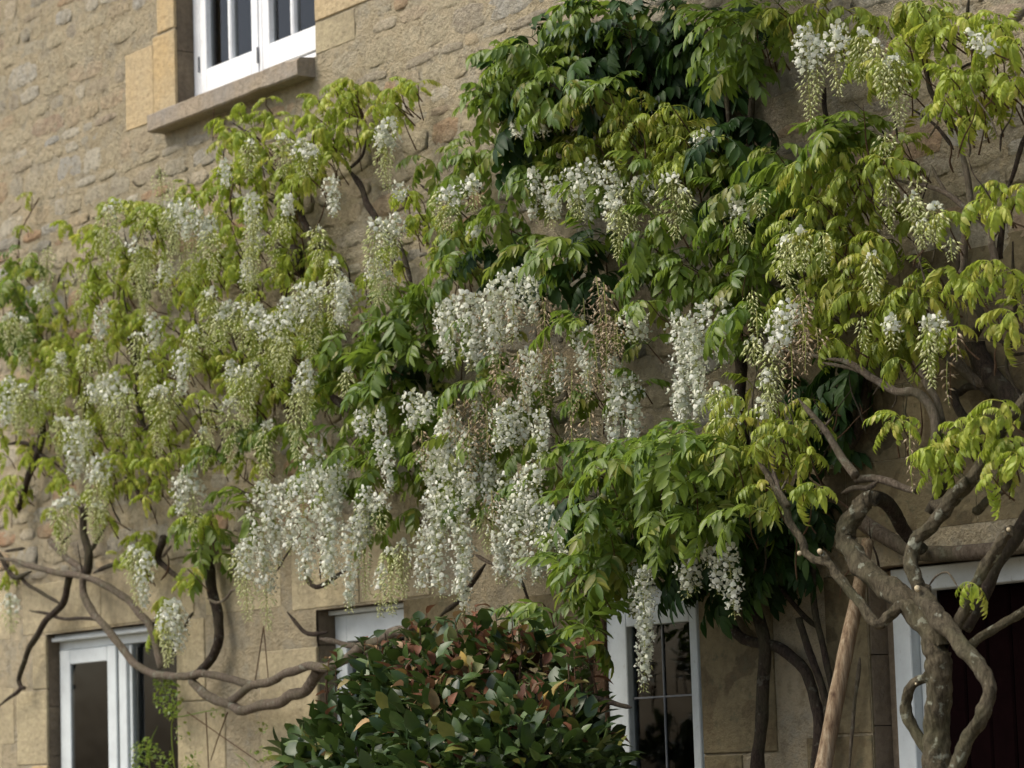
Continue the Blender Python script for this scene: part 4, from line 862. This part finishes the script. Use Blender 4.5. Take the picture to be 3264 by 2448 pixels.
# ------------------------------------------------------------------ the dark shrub
SC = P(990 * U, 1800 * U, -1.0)
shrub = empty('shrub', (SC[0], SC[1], 0), 'dark glossy leafed shrub with some browned leaves below the middle window', 'shrub')
def shrub_leaf(brown):
    V, T, A = [], [], []; d = np.array([1, 0, 0.]); n = np.array([0, 0, 1.])
    ln, wd = (.088, .051) if not brown else (.07, .038); b = 0
    ts = (0, .12, .32, .55, .78, 1.0); ws = (.0, .55, .98, 1.0, .66, 0); cur = random.uniform(.0, 1.2) * (2 if brown else 1)
    for i, (t, w_) in enumerate(zip(ts, ws)):
        c = np.array([ln * t, 0, -ln * cur * t * t * .4]); V.append(c)
        if w_ > 0:
            hw = wd * .5 * w_ * random.uniform(.9, 1.1); f = random.uniform(.1, .45) * (1.8 if brown else 1); V += [c + [0, hw, hw * f], c + [0, -hw, hw * f]]
    T += [(0, 1, 2), (0, 3, 1)]
    for r in (1, 4, 7): T += [(r, r + 3, r + 4), (r, r + 4, r + 1), (r, r + 2, r + 5), (r, r + 5, r + 3)]
    T += [(10, 13, 11), (10, 12, 13)]
    T = [t[::-1] for t in T]
    return np.array(V), np.array(T)
SL = [shrub_leaf(False) for _ in range(6)]; SB = [shrub_leaf(True) for _ in range(4)]
SLm = [np_mesh('leaf', V, T, [L_shrub], tint=[0.] * len(V), smooth=True) for V, T in SL]; SBm = [np_mesh('leaf', V, T, [L_brown], tint=[0.] * len(V)) for V, T in SB]
LOB = []   # lobes: photo-located centres, radius in metres
for x, y, r, dep in ((990, 1580, .40, -1.0), (760, 1640, .28, -1.05), (880, 1520, .28, -.95), (1120, 1480, .26, -.9), (1200, 1590, .26, -.95), (1040, 1450, .22, -.85), (1270, 1700, .22, -.95), (660, 1640, .16, -1.0), (1180, 1440, .15, -.8), (930, 1430, .16, -.9), (820, 1470, .13, -.95), (1160, 1680, .38, -1.2), (820, 1740, .38, -1.15), (1000, 1700, .4, -1.25)):
    LOB.append((P((990 + (x - 990) * .96) * U, (y + 6) * U, dep), r * .93))
for i in range(16):
    LOB.append((np.array([SC[0] + random.uniform(-.75, .75), -1.05 + random.uniform(-.25, .3), random.uniform(.25, 1.1)]), .38))
items = []
for ctr, r in LOB:
    hid = ctr[2] < 1.1
    for i in range(int(r * r * 5600 * (.3 if hid else 1))):
        d = nrm(rng.normal(0, 1, 3)); q = r * (random.uniform(.75, 1.06) if random.random() < .7 else random.uniform(.4, .8)); p = ctr + d * q
        if any(np.linalg.norm(p - c2) < r2 * .55 for c2, r2 in LOB if c2 is not ctr): continue
        o_ = nrm(d + [0, 0, .4] + rng.normal(0, .45, 3)); ux, uy = proj(p); ux /= U; uy /= U
        br = random.random() < (.50 if uy < 1500 and 870 < ux < 1270 else .20 if uy < 1570 else .04)
        x_ = Vector(o_); nn = nrm(np.array([0, 0, 1.]) + d * .8 + rng.normal(0, .35, 3)); yv = Vector(np.cross(nn, o_)).normalized(); zv = x_.cross(yv)
        R = Matrix((( x_.x, yv.x, zv.x, p[0]), (x_.y, yv.y, zv.y, p[1]), (x_.z, yv.z, zv.z, p[2]), (0, 0, 0, 1))) @ Matrix.Scale(random.uniform(.7, 1.3), 4)
        items.append((np.linalg.norm(p - CAM) + (9 if uy > 1680 else 0), br, R))
items.sort(key=lambda t: t[0])
for i in range(26):
    ux_, uy_ = random.uniform(680, 1290), 0; uy_ = 1350 + abs(ux_ - 1000) ** 1.6 * .010
    tip = P(ux_ * U, (uy_ - random.uniform(5, 40)) * U, random.uniform(-1.05, -.85)); rt = tip + np.array([random.uniform(-.05, .05), random.uniform(-.03, .05), -random.uniform(.18, .3)])
    V, T = tube(np.array([rt, (rt + tip) / 2 + rng.normal(0, .01, 3), tip]), [.005, .004, .002], 5, .1); o = link('stem', np_mesh('stem', V, T, [B_twig]), shrub); inv(shrub, o)
    for k in range(7):
        q = rt + (tip - rt) * (.3 + .7 * k / 6); Rm = Matrix.Translation(Vector(q)) @ Matrix.Rotation(k * 2.4 + i, 4, 'Z') @ Matrix.Rotation(-random.uniform(.0, 1.0), 4, 'Y') @ Matrix.Scale(random.uniform(.6, 1.2), 4)
        items.append((99, random.random() < .3, Rm))
for _, br, R in items[:300]:
    o = link('leaf', random.choice(SBm if br else SLm), shrub); inv(shrub, o); o.matrix_basis = R
VV, TT, AA, MM = [], [], [], []; off = 0
for _, br, R in items[300:]:
    V, T = random.choice(SB if br else SL); Rn = np.array(R); VV.append(V @ Rn[:3, :3].T + Rn[:3, 3]); TT.append(T + off); off += len(V); AA.append(np.full(len(V), random.random())); MM.append(np.full(len(T), int(br)))
o = stuff(np.vstack(VV), np.vstack(TT), [L_shrub, L_brown], shrub, 'foliage', np.concatenate(MM), np.concatenate(AA))
print('shrub leaves', len(items))
for i in range(9):
    c = LOB[i][0]; b0 = np.array([SC[0] + random.uniform(-.1, .1), -1.0 + random.uniform(-.1, .1), 0.0])
    V, T = tube(catmull([b0, b0 * .6 + c * .4 + [0, 0, .1], c * .9 + b0 * .1, c + [0, 0, LOB[i][1] * .7]], 6), np.linspace(.03, .004, 19), 7, .1)
    o = link('stem', np_mesh('stem', V, T, [B_dark], smooth=True), shrub); inv(shrub, o)
o = stem(8, [(1600, 1180), (1740, 1225), (1800, 1245), (1875, 1262)], 9, 8, -.85, -.85, B_dark, shrub); inv(shrub, o)

# ------------------------------------------------------------------ fine twiner at the lower left window
tw = empty('twining_plant', tuple(P(*Q(7, 1080, 1649), -.1)[:2]) + (0,), 'small fresh green twining plant climbing beside the lower left window', 'climbing plant')
for pts in ([(1250, 2400), (1180, 1900), (1120, 1649), (1100, 1400), (1120, 1250), (1060, 1100)], [(1020, 2300), (1000, 1900), (960, 1649), (960, 1500), (1010, 1380)], [(1180, 1250), (1130, 1320), (1300, 1290), (1420, 1270)], [(1380, 2000), (1300, 1700), (1230, 1620), (1180, 1560)], [(1660, 1900), (1600, 1649), (1500, 1550)]):
    o = stem(7, pts, 2.4, 1.8, -.1, -.1, L_green, tw, 'stem', .05, 5); inv(tw, o)
VV, TT, AA = [], [], []; off = 0
for cx, cy, rx, ry, n in ((1080, 1180, 90, 110, 150), (1040, 1100, 60, 40, 40), (1100, 1290, 50, 50, 40), (930, 1560, 90, 110, 150), (1060, 1600, 60, 60, 50), (1230, 1600, 60, 60, 30), (1390, 1290, 50, 40, 16), (1700, 1560, 100, 60, 30), (1160, 1420, 60, 60, 14), (1690, 1390, 40, 40, 16)):
    for i in range(n):
        a_ = random.uniform(0, 6.28); rr = math.sqrt(random.random()); p = P(*Q(7, cx + rx * rr * math.cos(a_), cy + ry * rr * math.sin(a_)), -random.uniform(.04, .18))
        V, T = random.choice(SL); s = random.uniform(.22, .36)
        R = np.array(Matrix.Rotation(random.uniform(0, 6.28), 3, 'Z') @ Matrix.Rotation(random.uniform(-.6, 1.0), 3, 'Y') @ Matrix.Rotation(random.uniform(-.5, .5), 3, 'X'))
        VV.append(V * s @ R.T + p); TT.append(T + off); off += len(V); AA.append(np.full(len(V), random.random()))
stuff(np.vstack(VV), np.vstack(TT), [L_green], tw, 'foliage', None, np.concatenate(AA))
